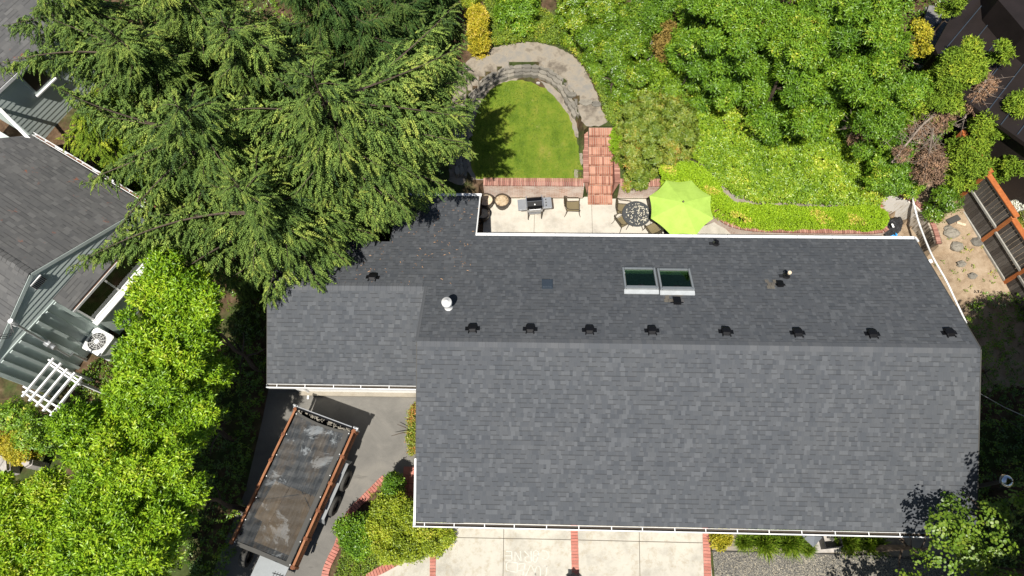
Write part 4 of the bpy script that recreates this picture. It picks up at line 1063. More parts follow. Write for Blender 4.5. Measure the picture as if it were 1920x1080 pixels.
# chairs
def chair(loc, rz, label):
    c = empty('patio_chair', loc, rz, label, 'chair', 'bronze patio chairs')
    # faces +x ; seat .42 high
    m = MB(); n = 6; vs = []
    for i in range(n+1):
        t = i/n; x = -.24+.48*t; z = .43-.03*sin(pi*t)+(.02 if t > .9 else 0); w = .20+.03*t
        vs += [(x,-w,z),(x,w,z)]
    m.add(vs, [(2*i,2*i+2,2*i+3,2*i+1) for i in range(n)]); b = len(m.v); m.add([(x,y,z-.02) for x,y,z in vs], [(2*i+1,2*i+3,2*i+2,2*i) for i in range(n)]); m.build('seat','sling_fabric', c)
    m = MB(); vs = []; N = 8
    for j in range(5):
        z = .50+.42*j/4; 
        for i in range(N+1):
            a = -1.15+2.3*i/N; vs.append((-.26-.10*(j/4)-.05*cos(a)+.04, .235*sin(a)/sin(1.15)*(1-.12*(j/4)**3), z+.03*cos(a)*(j/4)))
    W = N+1; m.add(vs, [(j*W+i,j*W+i+1,(j+1)*W+i+1,(j+1)*W+i) for j in range(4) for i in range(N)]); m.build('backrest','sling_fabric', c)
    m = MB(); top = [(-.36,-.14,.90),(-.385,0,.945),(-.36,.14,.90)]
    for s in (-1,1):
        m.tube(smoothpath([(-.37,s*.0,.945),(-.37,s*.15,.92),(-.31,s*.235,.82),(-.20,s*.265,.68),(0,s*.275,.655),(.20,s*.27,.65),(.255,s*.262,.60),(.25,s*.25,.43)], .06), .014, 6)
        m.tube([(-.25,s*.22,.43),(.25,s*.24,.43)], .012, 6); m.tube([(-.36,s*.2,.86),(-.25,s*.22,.43)], .012, 6)
    m.tube([(.25,-.24,.43),(.25,.24,.43)], .012, 6); m.tube([(-.25,-.22,.43),(-.25,.22,.43)], .012, 6); m.build('frame','bronze_frame', c)
    for sx in (-1,1):
        for sy in (-1,1):
            m = MB(); m.tube([(sx*.24,sy*.23,.44),(sx*.27,sy*.245,.2),(sx*.33,sy*.28,0)], [.014,.013,.010], 6); m.build('leg','bronze_frame', c)
    return c
def gp(u, v, z): p = A(u, v, z); return (p.x, p.y, 0)
chair(gp(1074,386,.45), 0.0, 'bronze sling chair alone between the grill and the brick steps')
chair(gp(1170,391,.45), -.12, 'bronze chair at the table nearest the brick wall, facing right')
chair(gp(1169,413,.45), .55, 'bronze chair at the lower left of the round table, angled towards it')
chair(gp(1226,430,.45), 2.05, 'bronze chair at the lower right of the table, half under the umbrella')
chair((tc.x+1.15,tc.y+.1,0), pi, 'bronze chair hidden beneath the green umbrella on the right of the table')
# barbecue
bp = A(1003,382,.85); bq = empty('barbecue_grill', (bp.x,bp.y,0), .10, 'silver gas barbecue grill with black lid standing by the brick wall', 'grill')
m = MB(); m.box((-.02,0,.72),(.62,.48,.22)); m.box((-.02,0,.40),(.58,.42,.04)); m.build('cookbox','steel', bq)
m = MB(); L = .60; prof = [(-.25,.83),(-.255,.93),(-.20,1.03),(-.02,1.09),(.14,1.07),(.235,.97),(.245,.83)]
vs = [(x,y,z) for x in (-.02-L/2,-.02+L/2) for y, z in prof]; k = len(prof); m.add(vs, [(i,i+1,k+i+1,k+i) for i in range(k-1)]+[tuple(range(k)),tuple(range(2*k-1,k-1,-1))]); lid = m.build('lid','black_metal', bq)
m = MB(); m.box((-.02-L/2-.012,0,.94),(.03,.50,.26)); m.box((-.02+L/2+.012,0,.94),(.03,.50,.26)); m.box((-.02,-.02,1.092),(L,.012,.008)); m.build('lid_trim','steel', lid)
m = MB(); m.tube([(-.24,-.29,.90),(.20,-.29,.90)], .014, 8); m.box((-.24,-.27,.90),(.02,.05,.02)); m.box((.2,-.27,.90),(.02,.05,.02)); m.build('handle','steel', lid)
m = MB(); m.tube([(-.02,-.14,1.06),(-.02,-.16,1.075)], .028, 12); m.build('thermometer','white_paint', lid)
for sx, w in ((-1,.32),(1,.34)):
    m = MB(); xc = -.02+sx*(L/2+.03+w/2); m.box((xc,0,.86),(w,.46,.035)); m.box((xc,-.235,.835),(w,.02,.07)); m.box((xc+sx*w/2,0,.84),(.02,.47,.06)); sh = m.build('side_shelf','galvanized', bq)
    if sx > 0:
        for j in range(3): m = MB(); m.lathe([(.0,.91),(.024,.908),(.028,.88)], (xc-.04,.13-.13*j,0), 12); m.build('knob','rubber_side', sh)
for sx in (-1,1):
    for sy in (-1,1): m = MB(); m.bar((-.02+sx*.26,sy*.2,.66),(-.02+sx*.27,sy*.22,.06),.035,.035); lg = m.build('leg','bronze_frame', bq); m = MB(); m.tube([(-.02+sx*.27-.015,sy*.22,.05),(-.02+sx*.27+.015,sy*.22,.05)],.05,12); m.build('castor','rubber', lg)
m = MB(); m.lathe([(0,.5),(.12,.5),(.15,.42),(.15,.2),(.12,.14),(0,.14)], (.05,.02,0), 18); m.build('gas_cylinder','white_paint', bq)
# planters
def planter(u, v, R, Hh, label, soilm, plug=False):
    p = A(u, v, Hh); c = empty('planter_pot', (p.x,p.y,0), 0, label, 'planter', 'round dark planters by the roof corner')
    m = MB(); m.lathe([(R*.72,0),(R*.90,Hh*.35),(R*1.0,Hh*.75),(R*1.05,Hh*.9),(R*1.05,Hh),(R*.92,Hh),(R*.90,Hh-.10)], n=32); m.build('pot','pot_dark', c, smooth=False)
    m = MB(); m.lathe([(0,Hh-.05),(R*.5,Hh-.055),(R*.91,Hh-.07)], n=24)
    for v_ in range(len(m.v)): x,y,z = m.v[v_]; m.v[v_] = (x,y,z+random.uniform(-.008,.008))
    m.build('soil', soilm, c)
    m = MB()
    for z in (.2,.8): m.lathe([(R*(.84 if z < .5 else 1.03)+.004,Hh*z),(R*(.87 if z < .5 else 1.045)+.006,Hh*z+.03)], n=32)
    m.build('hoop','black_metal', c); return c
planter(911,374,.29,.52,'dark planter with pale sand against the brick wall, nearest the roof corner','sand_pale')
planter(941,375,.30,.48,'dark planter filled with mottled brown soil, right of the other two','pot_soil')
planter(906,399,.25,.46,'smallest dark planter with pale sand, below the other two','sand_pale')
# floor drains beside the eave
for u, v, lb in [(1000,438,'small dark grate on the patio below the grill'),(1220,439,'small dark grate on the patio below the table')]:
    p = A(u,v,.02); m = MB(); m.box((0,0,.01),(.2,.1,.02)); 
    for k in range(6): m.box((-.08+k*.032,0,.025),(.014,.08,.01))
    tag(m.build('drain_grate','rubber_side',loc=(p.x,p.y,.0)), lb, 'grate')
# black cloth heap and blue bag
p = A(1678,420,.5); ck_ = empty('cloth_heap', (p.x,p.y,0), 0, 'crumpled black cloth heap with small white label at the end of the hedge', 'cloth')
def crumple(mb, pts, zc, amp, seed, n=22):
    rg = random.Random(seed); xs = [q[0] for q in pts]; ys = [q[1] for q in pts]; N = n; vs = []; idx = {}; fs = []
    for i in range(N+1):
        for j in range(N+1):
            x = min(xs)+(max(xs)-min(xs))*i/N; y = min(ys)+(max(ys)-min(ys))*j/N
            if inpoly(pts, [x], [y])[0]:
                ed = min(sqrt((x-q[0])**2+(y-q[1])**2) for q in pts); idx[i,j] = len(vs)
                z = zc*min(1, .25+ed*2.2)+amp*sin(x*9+y*5+seed)*.5+amp*sin(y*13-x*4)*.5+rg.uniform(-amp,amp)*.5; vs.append((x,y,max(z,.03)))
    for (i,j) in idx:
        if (i+1,j) in idx and (i,j+1) in idx and (i+1,j+1) in idx: fs.append((idx[i,j],idx[i+1,j],idx[i+1,j+1],idx[i,j+1]))
    mb.add(vs, fs)
def rel(px, z, o): return [(A(u,v,z).x-o.x, A(u,v,z).y-o.y) for u, v in px]
m = MB(); crumple(m, rel([(1663,400),(1680,398),(1703,408),(1701,418),(1690,436),(1672,437),(1658,430),(1650,443),(1647,430),(1658,418),(1654,406)],.6,p), .62, .05, 3, 30); m.build('cloth','black_cloth', ck_)
q = A(1674,423,.7); m = MB(); m.box((q.x-p.x,q.y-p.y,.70),(.07,.16,.012),.2); m.build('label','white_paint', ck_)
p2 = A(1679,430,.3); m = MB(); crumple(m, rel([(1671,430),(1688,429),(1686,436),(1681,446),(1668,446)],.3,p2), .62, .05, 8, 14); tag(m.build('plastic_bag','blue_plastic',loc=(p2.x,p2.y,0)),'bright blue plastic bag beside the black cloth','bag')
# white pipe
pts = [(1711,371,1.45),(1714,385,1.42),(1722,415,1.2),(1733,445,1.25),(1747,478,1.45),(1762,505,1.5),(1775,528,1.5),(1790,560,1.45),(1812,606,1.4)]
P = [A(*q) for q in pts]; o0 = P[0].copy(); m = MB(); m.tube(smoothpath([x-o0 for x in P], .15), .035, 8); tag(m.build('drain_pipe','white_metal',loc=tuple(o0),smooth=True),'thin white flexible pipe running from the curved wall down past the roof','pipe')
p = A(1742,491,1.4); m = MB(); m.box((0,0,.0),(.16,.12,.16),.3); m.box((.06,.02,0),(.05,.14,.1),.3); m.box((0,0,-.7),(.04,.04,1.3)); tag(m.build('junction_box','white_paint',loc=tuple(p)),'small white box on a stake beside the roof edge','box')
# lamp post with domed top
b = A(1893,900,3.3); lp = empty('lamp_post', (b.x,b.y,0), 0, 'tall grey post with a shiny silver domed cap beside the leafy tree', 'lamp post')
m = MB(); m.tube([(0,0,0),(0,0,3.15)], [.075,.055], 12); m.build('post','rubber_side', lp)
mplain('chrome', (.7,.72,.75), .12, 1., .5, .05)
m = MB(); m.lathe([(0,3.3),(.08,3.29),(.15,3.25),(.2,3.18),(.205,3.14),(.19,3.12)], n=24); m.build('dome','chrome', lp, smooth=True); m = MB(); m.lathe([(.18,3.12),(.1,2.98),(.06,2.9)], n=16); m.build('globe','white_paint', lp)
# shadow-like black star at the bottom edge, made up as a low lantern
p = A(1075,1089,.42); ln = empty('black_star', (p.x,p.y,0), 0, 'shadow-like black star shape, made up as a lantern top, on the brick strip at the bottom edge', 'star shape')
m = MB(); n = 16; vs = [((.27 if k%2 == 0 else .20)*cos(2*pi*k/n), (.27 if k%2 == 0 else .20)*sin(2*pi*k/n), .34) for k in range(n)]+[(0,0,.45)]; m.add(vs, [(k,(k+1)%n,n) for k in range(n)]+[tuple(range(n))[::-1]]); m.build('roof','black_plastic', ln)
m = MB(); m.tube([(0,0,0),(0,0,.2)],.03,8); m.build('post','black_metal', ln); m = MB(); m.lathe([(.1,.18),(.14,.34)],n=6); m.build('star_housing','window_glass', ln)
# pyramid lantern and black box fountain under the front eave
p = A(1527,1006,.6); py = empty('stone_pyramid', (p.x,p.y,0), .12, 'grey four-sided pyramid cap ornament among the grass tufts', 'ornament')
m = MB(); m.add([(-.23,-.23,.42),(.23,-.23,.42),(.23,.23,.42),(-.23,.23,.42),(0,0,.62)], [(0,1,4),(1,2,4),(2,3,4),(3,0,4),(3,2,1,0)]); m.build('cap','blue_grey_cap' if 'blue_grey_cap' in MATS else mplain('blue_grey_cap',(.13,.142,.158),.55), py); py.rotation_euler.z = .75
m = MB(); m.box((0,0,.2),(.34,.34,.44)); m.build('plinth','concrete_grey', py)
p = A(1558,1010,.35); bx = empty('black_box_planter', (p.x,p.y,0), .12, 'open black square box beside the grey pyramid under the eave', 'box')
m = MB(); S2, Hh = .56, .45
for s in (-1,1): m.box((s*S2/2,0,Hh/2),(.04,S2+.04,Hh)); m.box((0,s*S2/2,Hh/2),(S2-.04,.04,Hh))
m.box((0,0,.03),(S2-.05,S2-.05,.04)); m.build('shell','black_plastic', bx)
m = MB(); rg = random.Random(2)
for i in range(16): m.box((rg.uniform(-.2,.12),rg.uniform(-.05,.22),rg.uniform(.22,.42)),(rg.uniform(.05,.16),rg.uniform(.02,.07),rg.uniform(.02,.06)),rg.uniform(0,3),rg.uniform(-.4,.4))
m.build('contents','rubber_side', bx)
q0 = A(1556,1018,.03); m = MB(); m.box((0,0,0),(1.1,.75,.05),.06); tag(m.build('paver','stone_pale',loc=(q0.x,q0.y+.08,.03)),'pale paving slab under the black box and pyramid','paver')
# timber edging
m = MB(); a = A(1334,1034,0); b_ = A(1480,1037,0); c = A(1640,1042,0); m.bar(a, b_, .03, .12); m.bar(b_, c, .03, .12); m.bar(c, (19,-6.2,0), .03,.12); tag(m.build('metal_edging','rubber_side'),'thin dark edging strip between grass tuft bed and gravel','edging')
# overhead service wires
for i, (a, b_, lb) in enumerate([((1838,738,3.0),(1935,787,4.4),'upper pale overhead wire from the right edge of the roof'),((1836,752,3.0),(1935,815,4.4),'lower thin overhead wire from the right edge of the roof')]):
    pa, pb = A(*a), A(*b_); m = MB(); m.tube([(0,0,0),((pb-pa)*.5+Vector((0,0,-.08))).to_tuple(),(pb-pa).to_tuple(),((pb-pa)*6).to_tuple()], .012 if i == 0 else .006, 5); tag(m.build('service_wire','galvanized' if i == 0 else 'rubber_side',loc=tuple(pa)), lb, 'wire')

# ================================================================ DUMP TRAILER
ZB_ = 1.45
c1, c2, c3 = A(665,808,ZB_), A(549,1070,ZB_), A(432,1018,ZB_); c0 = A(556,762,ZB_)
ctr = (c0+c1+c2+c3)/4; ax = ((c0-c3)+(c1-c2)); TA = atan2(ax.y, ax.x)-pi/2
TW = ((c1-c0).length+(c2-c3).length)/2; TL = ((c0-c3).length+(c1-c2).length)/2
tl = empty('dump_trailer', (ctr.x,ctr.y,0), TA, 'dump trailer with orange wooden side boards and dark mesh tarp on the asphalt drive', 'trailer')
W2, L2 = TW/2, TL/2
m = MB(); m.box((0,0,.72),(TW-.30,TL-.1,.08))
for s in (-1,1): m.box((s*(W2-.13),0,.98),(.05,TL-.1,.56))
m.box((0,-L2+.08,1.0),(TW-.3,.05,.6)); m.build('bed','black_metal', tl)
m = MB()
for s in (-1,1): m.bar((s*.4,-L2+.1,.55),(s*.4,L2-.2,.55),.08,.16)
m.bar((.4,-L2+.1,.55),(.05,-L2-1.7,.5),.08,.14); m.bar((-.4,-L2+.1,.55),(-.05,-L2-1.7,.5),.08,.14); m.build('chassis','black_metal', tl)
for s in (-1,1):
    m = MB(); 
    for k in range(6):
        y0 = -L2+k*TL/6; m.box((s*(W2-.03),y0+TL/12,1.24),(.045,TL/6-.012,.50),rnd=random.random())
    m.box((s*(W2-.03),0,1.50),(.075,TL,.035),rnd=.85)
    sb = m.build('side_board','board_orange', tl)
    for k in range(6):
        y = -L2+.06+k*(TL-.12)/5; m = MB(); m.box((s*(W2+.02),y,1.28),(.05,.09,.42)); m.box((s*(W2-.03),y,1.52),(.12,.10,.02)); m.build('stake','board_orange', sb)
# tarp, slightly sagging, bowed at the tailgate
m = MB(); NX, NY = 14, 34; vs = []
for j in range(NY+1):
    for i in range(NX+1):
        u = i/NX; v = j/NY; x = (u-.5)*(TW-.24); y = -L2+.02+(TL-.14)*v
        if v > .9: y -= .10*(1-(2*u-1)**2)*(v-.9)/.1
        z = 1.49-.10*sin(pi*u)*(.4+.6*sin(pi*min(v*1.1,1)))+.012*sin(9*x+4*y)+.01*sin(17*y-5*x)
        vs.append((x,y,z))
m.add(vs, [(j*(NX+1)+i,j*(NX+1)+i+1,(j+1)*(NX+1)+i+1,(j+1)*(NX+1)+i) for j in range(NY) for i in range(NX)]); tp = m.build('tarp','mesh_tarp', tl)
m = MB(); vs = []
for i in range(NX+1):
    u = i/NX; x = (u-.5)*(TW-.24); y = L2-.12-.10*(1-(2*u-1)**2); z = 1.51-.10*sin(pi*u)*.4; vs += [(x,y,z),(x,y-.09,z)]
m.add(vs, [(2*i,2*i+1,2*i+3,2*i+2) for i in range(NX)]); vs = [((i/NX-.5)*(TW-.24), -L2+.02+k*.13, 1.505-.1*sin(pi*i/NX)*.4) for i in range(NX+1) for k in (0,1)]; m.add(vs, [(2*i,2*i+2,2*i+3,2*i+1) for i in range(NX)])
vs = [(s, -L2+.02+(TL-.14)*j/20, 1.502+(.004)) for j in range(21) for s in (W2-.30,W2-.14)]
m.add(vs, [(2*j,2*j+1,2*j+3,2*j+2) for j in range(21-1)]); m.build('hem','rubber_side', tp)
for s in (-1,1):
    for k in range(7): m = MB(); m.lathe([(0,0),(.018,0)], (s*(W2-.14),-L2+.1+k*(TL-.3)/6,1.512), 8); m.build('grommet','white_metal', tp)
m = MB(); m.box((.1,-L2+1.25,1.16),(1.35,2.1,.03),.02,rnd=.4); m.box((-.55,-L2+1.6,1.2),(.55,1.3,.03),-.1,rnd=.8); m.box((.2,-L2+2.2,1.22),(.12,1.3,.05),.9,rnd=.1); m.box((-.1,-L2+1.9,1.23),(.1,1.5,.05),-1.1,rnd=.1); m.build('plywood_load','plywood', tl)
# rear gate with debris
m = MB(); m.box((0,L2-.02,1.12),(TW-.14,.05,.86)); m.bar((-W2+.1,L2+.02,1.52),(W2-.1,L2+.02,1.52),.045,.05); gt = m.build('tailgate','black_metal', tl)
m = MB(); m.bar((-W2+.12,L2+.035,1.56),(W2-.12,L2+.035,1.56),.03,.03); m.build('gate_bar','galvanized', gt)
m = MB(); rg = random.Random(5)
for i in range(60): m.box((rg.uniform(-W2+.15,W2-.15),L2-.10+rg.uniform(-.04,.06),1.46+rg.uniform(-.04,.05)),(rg.uniform(.03,.16),rg.uniform(.01,.05),rg.uniform(.01,.04)),rg.uniform(0,3),rg.uniform(-.5,.5))
m.build('debris','stone_grey', gt)
for s in (-1,1):
    m = MB(); m.tube([(s*(W2-.02),L2+.03,.9),(s*(W2-.02),L2+.03,1.58)], .03, 8); m.tube([(s*(W2-.08),L2+.06,1.50),(s*(W2+.1),L2+.06,1.50)], .035, 8); m.box((s*(W2+.02),L2+.02,1.45),(.12,.1,.06)); m.build('hinge_pin','galvanized', gt)
def wheel(x, y, z, par, nm='wheel', flat=False):
    w = MB(); prof = [(.21,-.10),(.33,-.105),(.36,-.08),(.365,0),(.36,.08),(.33,.105),(.21,.10)]
    n = 28; vs = [(xx, r*cos(2*pi*k/n), r*sin(2*pi*k/n)) for r, xx in prof for k in range(n)]
    w.add(vs, [(i*n+k,i*n+(k+1)%n,(i+1)*n+(k+1)%n,(i+1)*n+k) for i in range(len(prof)-1) for k in range(n)])
    o = w.build(nm, 'rubber_tyre', par); o.location = (x,y,z)
    h = MB(); n2 = 20; hp = [(0,.05),(.08,.05),(.12,.03),(.19,.045),(.215,.09)]; hp = [(r, xx) for r, xx in hp]
    for sgn in (1,-1): 
        vs = [(xx*sgn, r*cos(2*pi*k/n2), r*sin(2*pi*k/n2)) for r, xx in hp for k in range(n2)]
        h.add(vs, [(i*n2+k,i*n2+(k+1)%n2,(i+1)*n2+(k+1)%n2,(i+1)*n2+k) for i in range(len(hp)-1) for k in range(n2)])
    h.build('rim','black_metal', o); return o
mplain('rubber_tyre', (.045,.043,.038), .85)
for s in (-1,1):
    for y in (L2-1.62,L2-2.5): wheel(s*(W2+.07), y, .365, tl)
    m = MB(); m.box((s*(W2+.0),L2-2.06,.78),(.16,1.95,.03)); m.box((s*(W2-.05),L2-1.05,.62),(.24,.03,.34),0,.5); m.box((s*(W2-.05),L2-3.07,.62),(.24,.03,.34),0,-.5); m.build('fender','grey_metal', tl)
# front: spare wheel, toolbox platform, jack
sp_ = wheel(-W2+.42,-L2-.22,.75,tl,'spare_wheel'); sp_.rotation_euler = (0,0,.12)
m = MB(); m.box((.32,-L2-.36,1.00),(1.05,.72,.04)); m.box((-.2,-L2-.36,.8),(.03,.72,.4)); m.build('toolbox','grey_metal', tl)
m = MB(); 
for k in range(3): m.box((-.02+k*.11,-L2-.80,.98),(.035,.3,.03))
m.build('step_bracket','black_metal', tl)
m = MB()
for k in range(5): m.bar((.45+k*.10,-L2-.78,1.035),(.50+k*.09,-L2-.28,1.035),.012,.012)
for k in range(3): m.bar((.42,-L2-.7+k*.17,1.04),(.88,-L2-.62+k*.15,1.04),.012,.012)
m.build('cargo_net','rubber', tl)
m = MB(); m.tube([(0,-L2-1.2,.3),(0,-L2-1.2,1.2)],.04,8); m.build('jack','black_metal', tl)

# ================================================================ WOODEN FENCE (right)
fb = [Vector((16.66,8.75,0)), Vector((17.22,7.08,0)), Vector((17.79,5.38,0)), Vector((18.32,3.75,0)), Vector((18.86,2.1,0)), Vector((19.4,.5,0))]
tops = [3.28,3.14,2.96,2.80,2.6]
for i in range(5):
    a, b = fb[i], fb[i+1]; d = (b-a).normalized(); L = (b-a).length; ang = atan2(d.y, d.x); zt = tops[i]; n = Vector((-d.y,d.x,0))
    zb = min(gz(a.x,a.y),gz(b.x,b.y))+.03
    lb = ['short wooden fence panel under the dead brown branches','grey board fence panel with orange frame, the uppermost full panel','grey board fence panel below the uppermost full one, beside the stones','lower fence panel in tree shade at the right edge','lowest fence panel hidden in dark shade'][i]
    f = empty('fence_panel', (a.x,a.y,0), ang, lb, 'fence', 'stepped wooden fence panels')
    nb_ = 10; bw = (L-.12)/nb_; m = MB()
    for k in range(nb_): m.box((.06+bw*(k+.5),0,(zb+zt)/2),(bw-.012,.022,zt-zb-.02),rnd=random.random())
    m.build('board','fence_grey', f)
    for z, nm in ((zb+.05,'rail'),((zb+zt)/2+.02,'rail')): m = MB(); m.box((L/2,-.045,z),(L-.1,.05,.09)); m.build(nm,'rail_grey', f)
    m = MB(); m.box((L/2,-.03,zt-.04),(L-.1,.03,.05)); m.build('rail','rubber_side', f)
    m = MB(); m.box((L/2,.05,zt+.02),(L+.1,.20,.04)); m.build('cap','fence_orange', f)
    m = MB(); m.box((0,-.005,(zt+.1)/2),(.13,.11,zt+.1)); m.build('post','fence_orange', f)
    if i == 4: m = MB(); m.box((L,-.005,(zt+.1)/2),(.13,.11,zt+.1)); m.build('post','fence_orange', f)
# rocks on the dirt yard
rg = random.Random(9)
for (u,v,s,lb) in [(1783,438,.30,'large grey rock nearest the curved wall on the dirt yard'),(1795,462,.24,'grey rock with dark shadow in the middle of the dirt yard'),(1832,455,.22,'pale rock below the fence rail'),(1776,430,.16,'small rock touching the large grey rock'),(1806,493,.16,'small grey rock next to a dark hole in the yard'),(1825,516,.16,'small rock at the edge of the dark tree shade')]:
    p = A(u,v,1.2); m = MB(); n = 9; secs = [(1.,-.1),(1.05,.08),(.8,.2),(.35,.27)]; vs = []
    for f_, z in secs: vs += [(cos(2*pi*k/n)*s*f_*rg.uniform(.8,1.15), sin(2*pi*k/n)*s*.8*f_*rg.uniform(.8,1.15), z*s*2.2+rg.uniform(-.03,.03)) for k in range(n)]
    m.add(vs, [(r*n+k,r*n+(k+1)%n,(r+1)*n+(k+1)%n,(r+1)*n+k) for r in range(3) for k in range(n)]+[tuple(range(3*n,4*n))]); tag(m.build('rock','stone_grey',loc=(p.x,p.y,gz(p.x,p.y))), lb, 'rock')
p = A(1784,415,1.2); m = MB(); m.box((0,0,.03),(.52,.22,.06),.45); m.box((0,0,.065),(.44,.15,.012),.45); tag(m.build('utility_cover','rubber_side',loc=(p.x,p.y,gz(p.x,p.y))),'dark rectangular utility cover in the dirt yard','cover')
p = A(1799,422,1.2); m = MB(); m.box((0,0,.03),(.3,.09,.03),-.35); m.box((.1,-.03,.05),(.12,.07,.02),-.35); tag(m.build('wood_scrap','cream',loc=(p.x,p.y,gz(p.x,p.y))),'small pale wood scrap beside the utility cover','scrap')
# ================================================================ VEGETATION
T_LAUREL = [rosette(8, .125, .044, s, (-.3,1.35), .05) for s in range(5)]
T_TREE = [rosette(8, .115, .046, s+10, (-.4,1.25), .06) for s in range(5)]
T_DARK = [rosette(7, .10, .045, s+20, (-.4,1.1), .06) for s in range(3)]
T_SMALL = [rosette(7, .065, .04, s+30, (.1,1.1), .045) for s in range(3)]
T_IVY = [rosette(6, .07, .06, s+40, (-.2,.7), .06) for s in range(3)]
T_TINY = [rosette(8, .05, .026, s+50, (.5,1.4), .035) for s in range(3)]
T_ROUND = [rosette(5, .1, .085, s+60, (-.2,.4), .12, True) for s in range(3)]
T_WHORL = [rosette(8, .12, .034, s+70, (.05,.6), .015) for s in range(3)]
T_GRASS = [rosette(10, .5, .02, s+80, (.35,1.25), .03, False, .1) for s in range(3)]
T_CED = [rosette(9, .11, .028, s+90, (-.1,1.3), .05, False, .6) for s in range(3)]
T_FERN = [rosette(9, .32, .10, s+100, (.15,.7), .02) for s in range(2)]
def edist(poly, x, y):
    b = 9e9; n = len(poly)
    for i in range(n):
        ax, ay = poly[i][:2]; bx, by = poly[(i+1)%n][:2]; dx, dy = bx-ax, by-ay
        t = max(0, min(1, ((x-ax)*dx+(y-ay)*dy)/max(1e-9, dx*dx+dy*dy))); b = min(b, sqrt((x-ax-t*dx)**2+(y-ay-t*dy)**2))
    return b
def shell(name, label, cat, poly, z, rad, sp, dens, tms, mat, layers=2, dz=.8, amp=.35, seed=1, group=None, zg=None, trunk=(.09,3), sc=(.8,1.2), upb=.25, rs=.5, rnd0=.5, flat=.8, stemless=False, dome=0., shrink=.25, inset=1., under=False, extra=None):
    """a shrub or tree crown: lobes packed through the outline, leaves over every lobe"""
    cx = sum(p[0] for p in poly)/len(poly); cy = sum(p[1] for p in poly)/len(poly); zb = gz(cx, cy) if zg is None else zg
    root = empty(name, (cx,cy,zb), 0, label, cat, group); rg = random.Random(seed)
    C = []; Rr = []
    ext = max(sqrt((p[0]-cx)**2+(p[1]-cy)**2) for p in poly)
    for l in range(layers):
        k = 1-shrink*(0 if l == 0 else -l*.12) if l else 1-shrink*.35
        pl = [(cx+(p[0]-cx)*k, cy+(p[1]-cy)*k) for p in poly]
        for x, y in poisson(poly, sp, seed*10+l, 3000):
            r = rad*rg.uniform(.7, 1.25); de = edist(poly, x, y)
            if de < ((.5 if l == 0 else .3)*rad*inset if not under else (.35+.6*l)*rad): continue
            r = min(r, max(de*1.5, rad*.5)); q = sqrt((x-cx)**2+(y-cy)**2)/ext
            zt = z-l*dz-dome*q*q+rg.uniform(-amp, amp)
            zmin = gz(x,y)+r*.35
            C.append((x-cx, y-cy, max(zt-r*flat, zmin)-zb)); Rr.append(r)
    cl = Cloud(); blob_leaves(cl, tms, C, Rr, dens, flat, upb, rnd0, rs, sc)
    if extra: extra(cl, C, Rr)
    cl.build('crown' if trunk[1] > 2 else 'foliage', mat, root)
    if not stemless:
        zt = max(z-zb-.4, .3)
        for k in range(trunk[1] if trunk[1] < 9 else 1):
            pass
        ns = max(1, min(4, int(ext/1.2)))
        for k in range(ns):
            a = 2*pi*k/ns+.5; r0 = ext*.35*(ns > 1)
            t1 = trunk_mesh((cos(a)*r0,sin(a)*r0,-.1),(cos(a)*r0*1.2,sin(a)*r0*1.2,zt*.85),trunk[0],6,.08,seed+k,5,ext*.5/ns+.2)
            t1.build('trunk' if trunk[1] > 2 else 'stem', 'bark', root)
    return root
def cover(name, label, poly, tms, mat, dens, zoff=.04, amp=.08, kind='stuff', cat=None, seed=1, rs=.6, rnd0=.5, sc=(.8,1.2), up=1.2, lump=.0, lsc=1.5):
    area = abs(sum(poly[i][0]*poly[(i+1)%len(poly)][1]-poly[(i+1)%len(poly)][0]*poly[i][1] for i in range(len(poly))))/2
    xs = [p[0] for p in poly]; ys = [p[1] for p in poly]; bb = (max(xs)-min(xs))*(max(ys)-min(ys)); N = int(dens*bb)
    X = RNG.uniform(min(xs), max(xs), N); Y = RNG.uniform(min(ys), max(ys), N); m = inpoly(poly, X, Y); X = X[m]; Y = Y[m]; N = len(X)
    l = np.sin(X*lsc*2.1+np.cos(Y*lsc*1.7)*1.5+seed)*np.sin(Y*lsc*2.6+np.sin(X*lsc*1.3)*2)
    Z = gzn(X, Y)+zoff+RNG.random(N)*amp+lump*(l*.5+.5)
    nrm = unit(np.stack([RNG.normal(size=N)*.4, RNG.normal(size=N)*.4, np.full(N, up)], 1)); tang = unit(np.cross(nrm, RNG.normal(size=(N,3))))
    R = np.stack([tang, np.cross(nrm, tang), nrm], 2); cl = Cloud(); w = RNG.integers(0, len(tms), N); S = RNG.uniform(sc[0], sc[1], N)
    rnd = rnd0+(RNG.random(N)-.5)*rs+.25*l*rs
    P_ = np.stack([X,Y,Z],1)
    for k, tm in enumerate(tms): q = w == k; cl.stamp(tm, P_[q], R[q], S[q], rnd[q])
    o = cl.build(name, mat); return tag(o, label, cat, kind=kind)

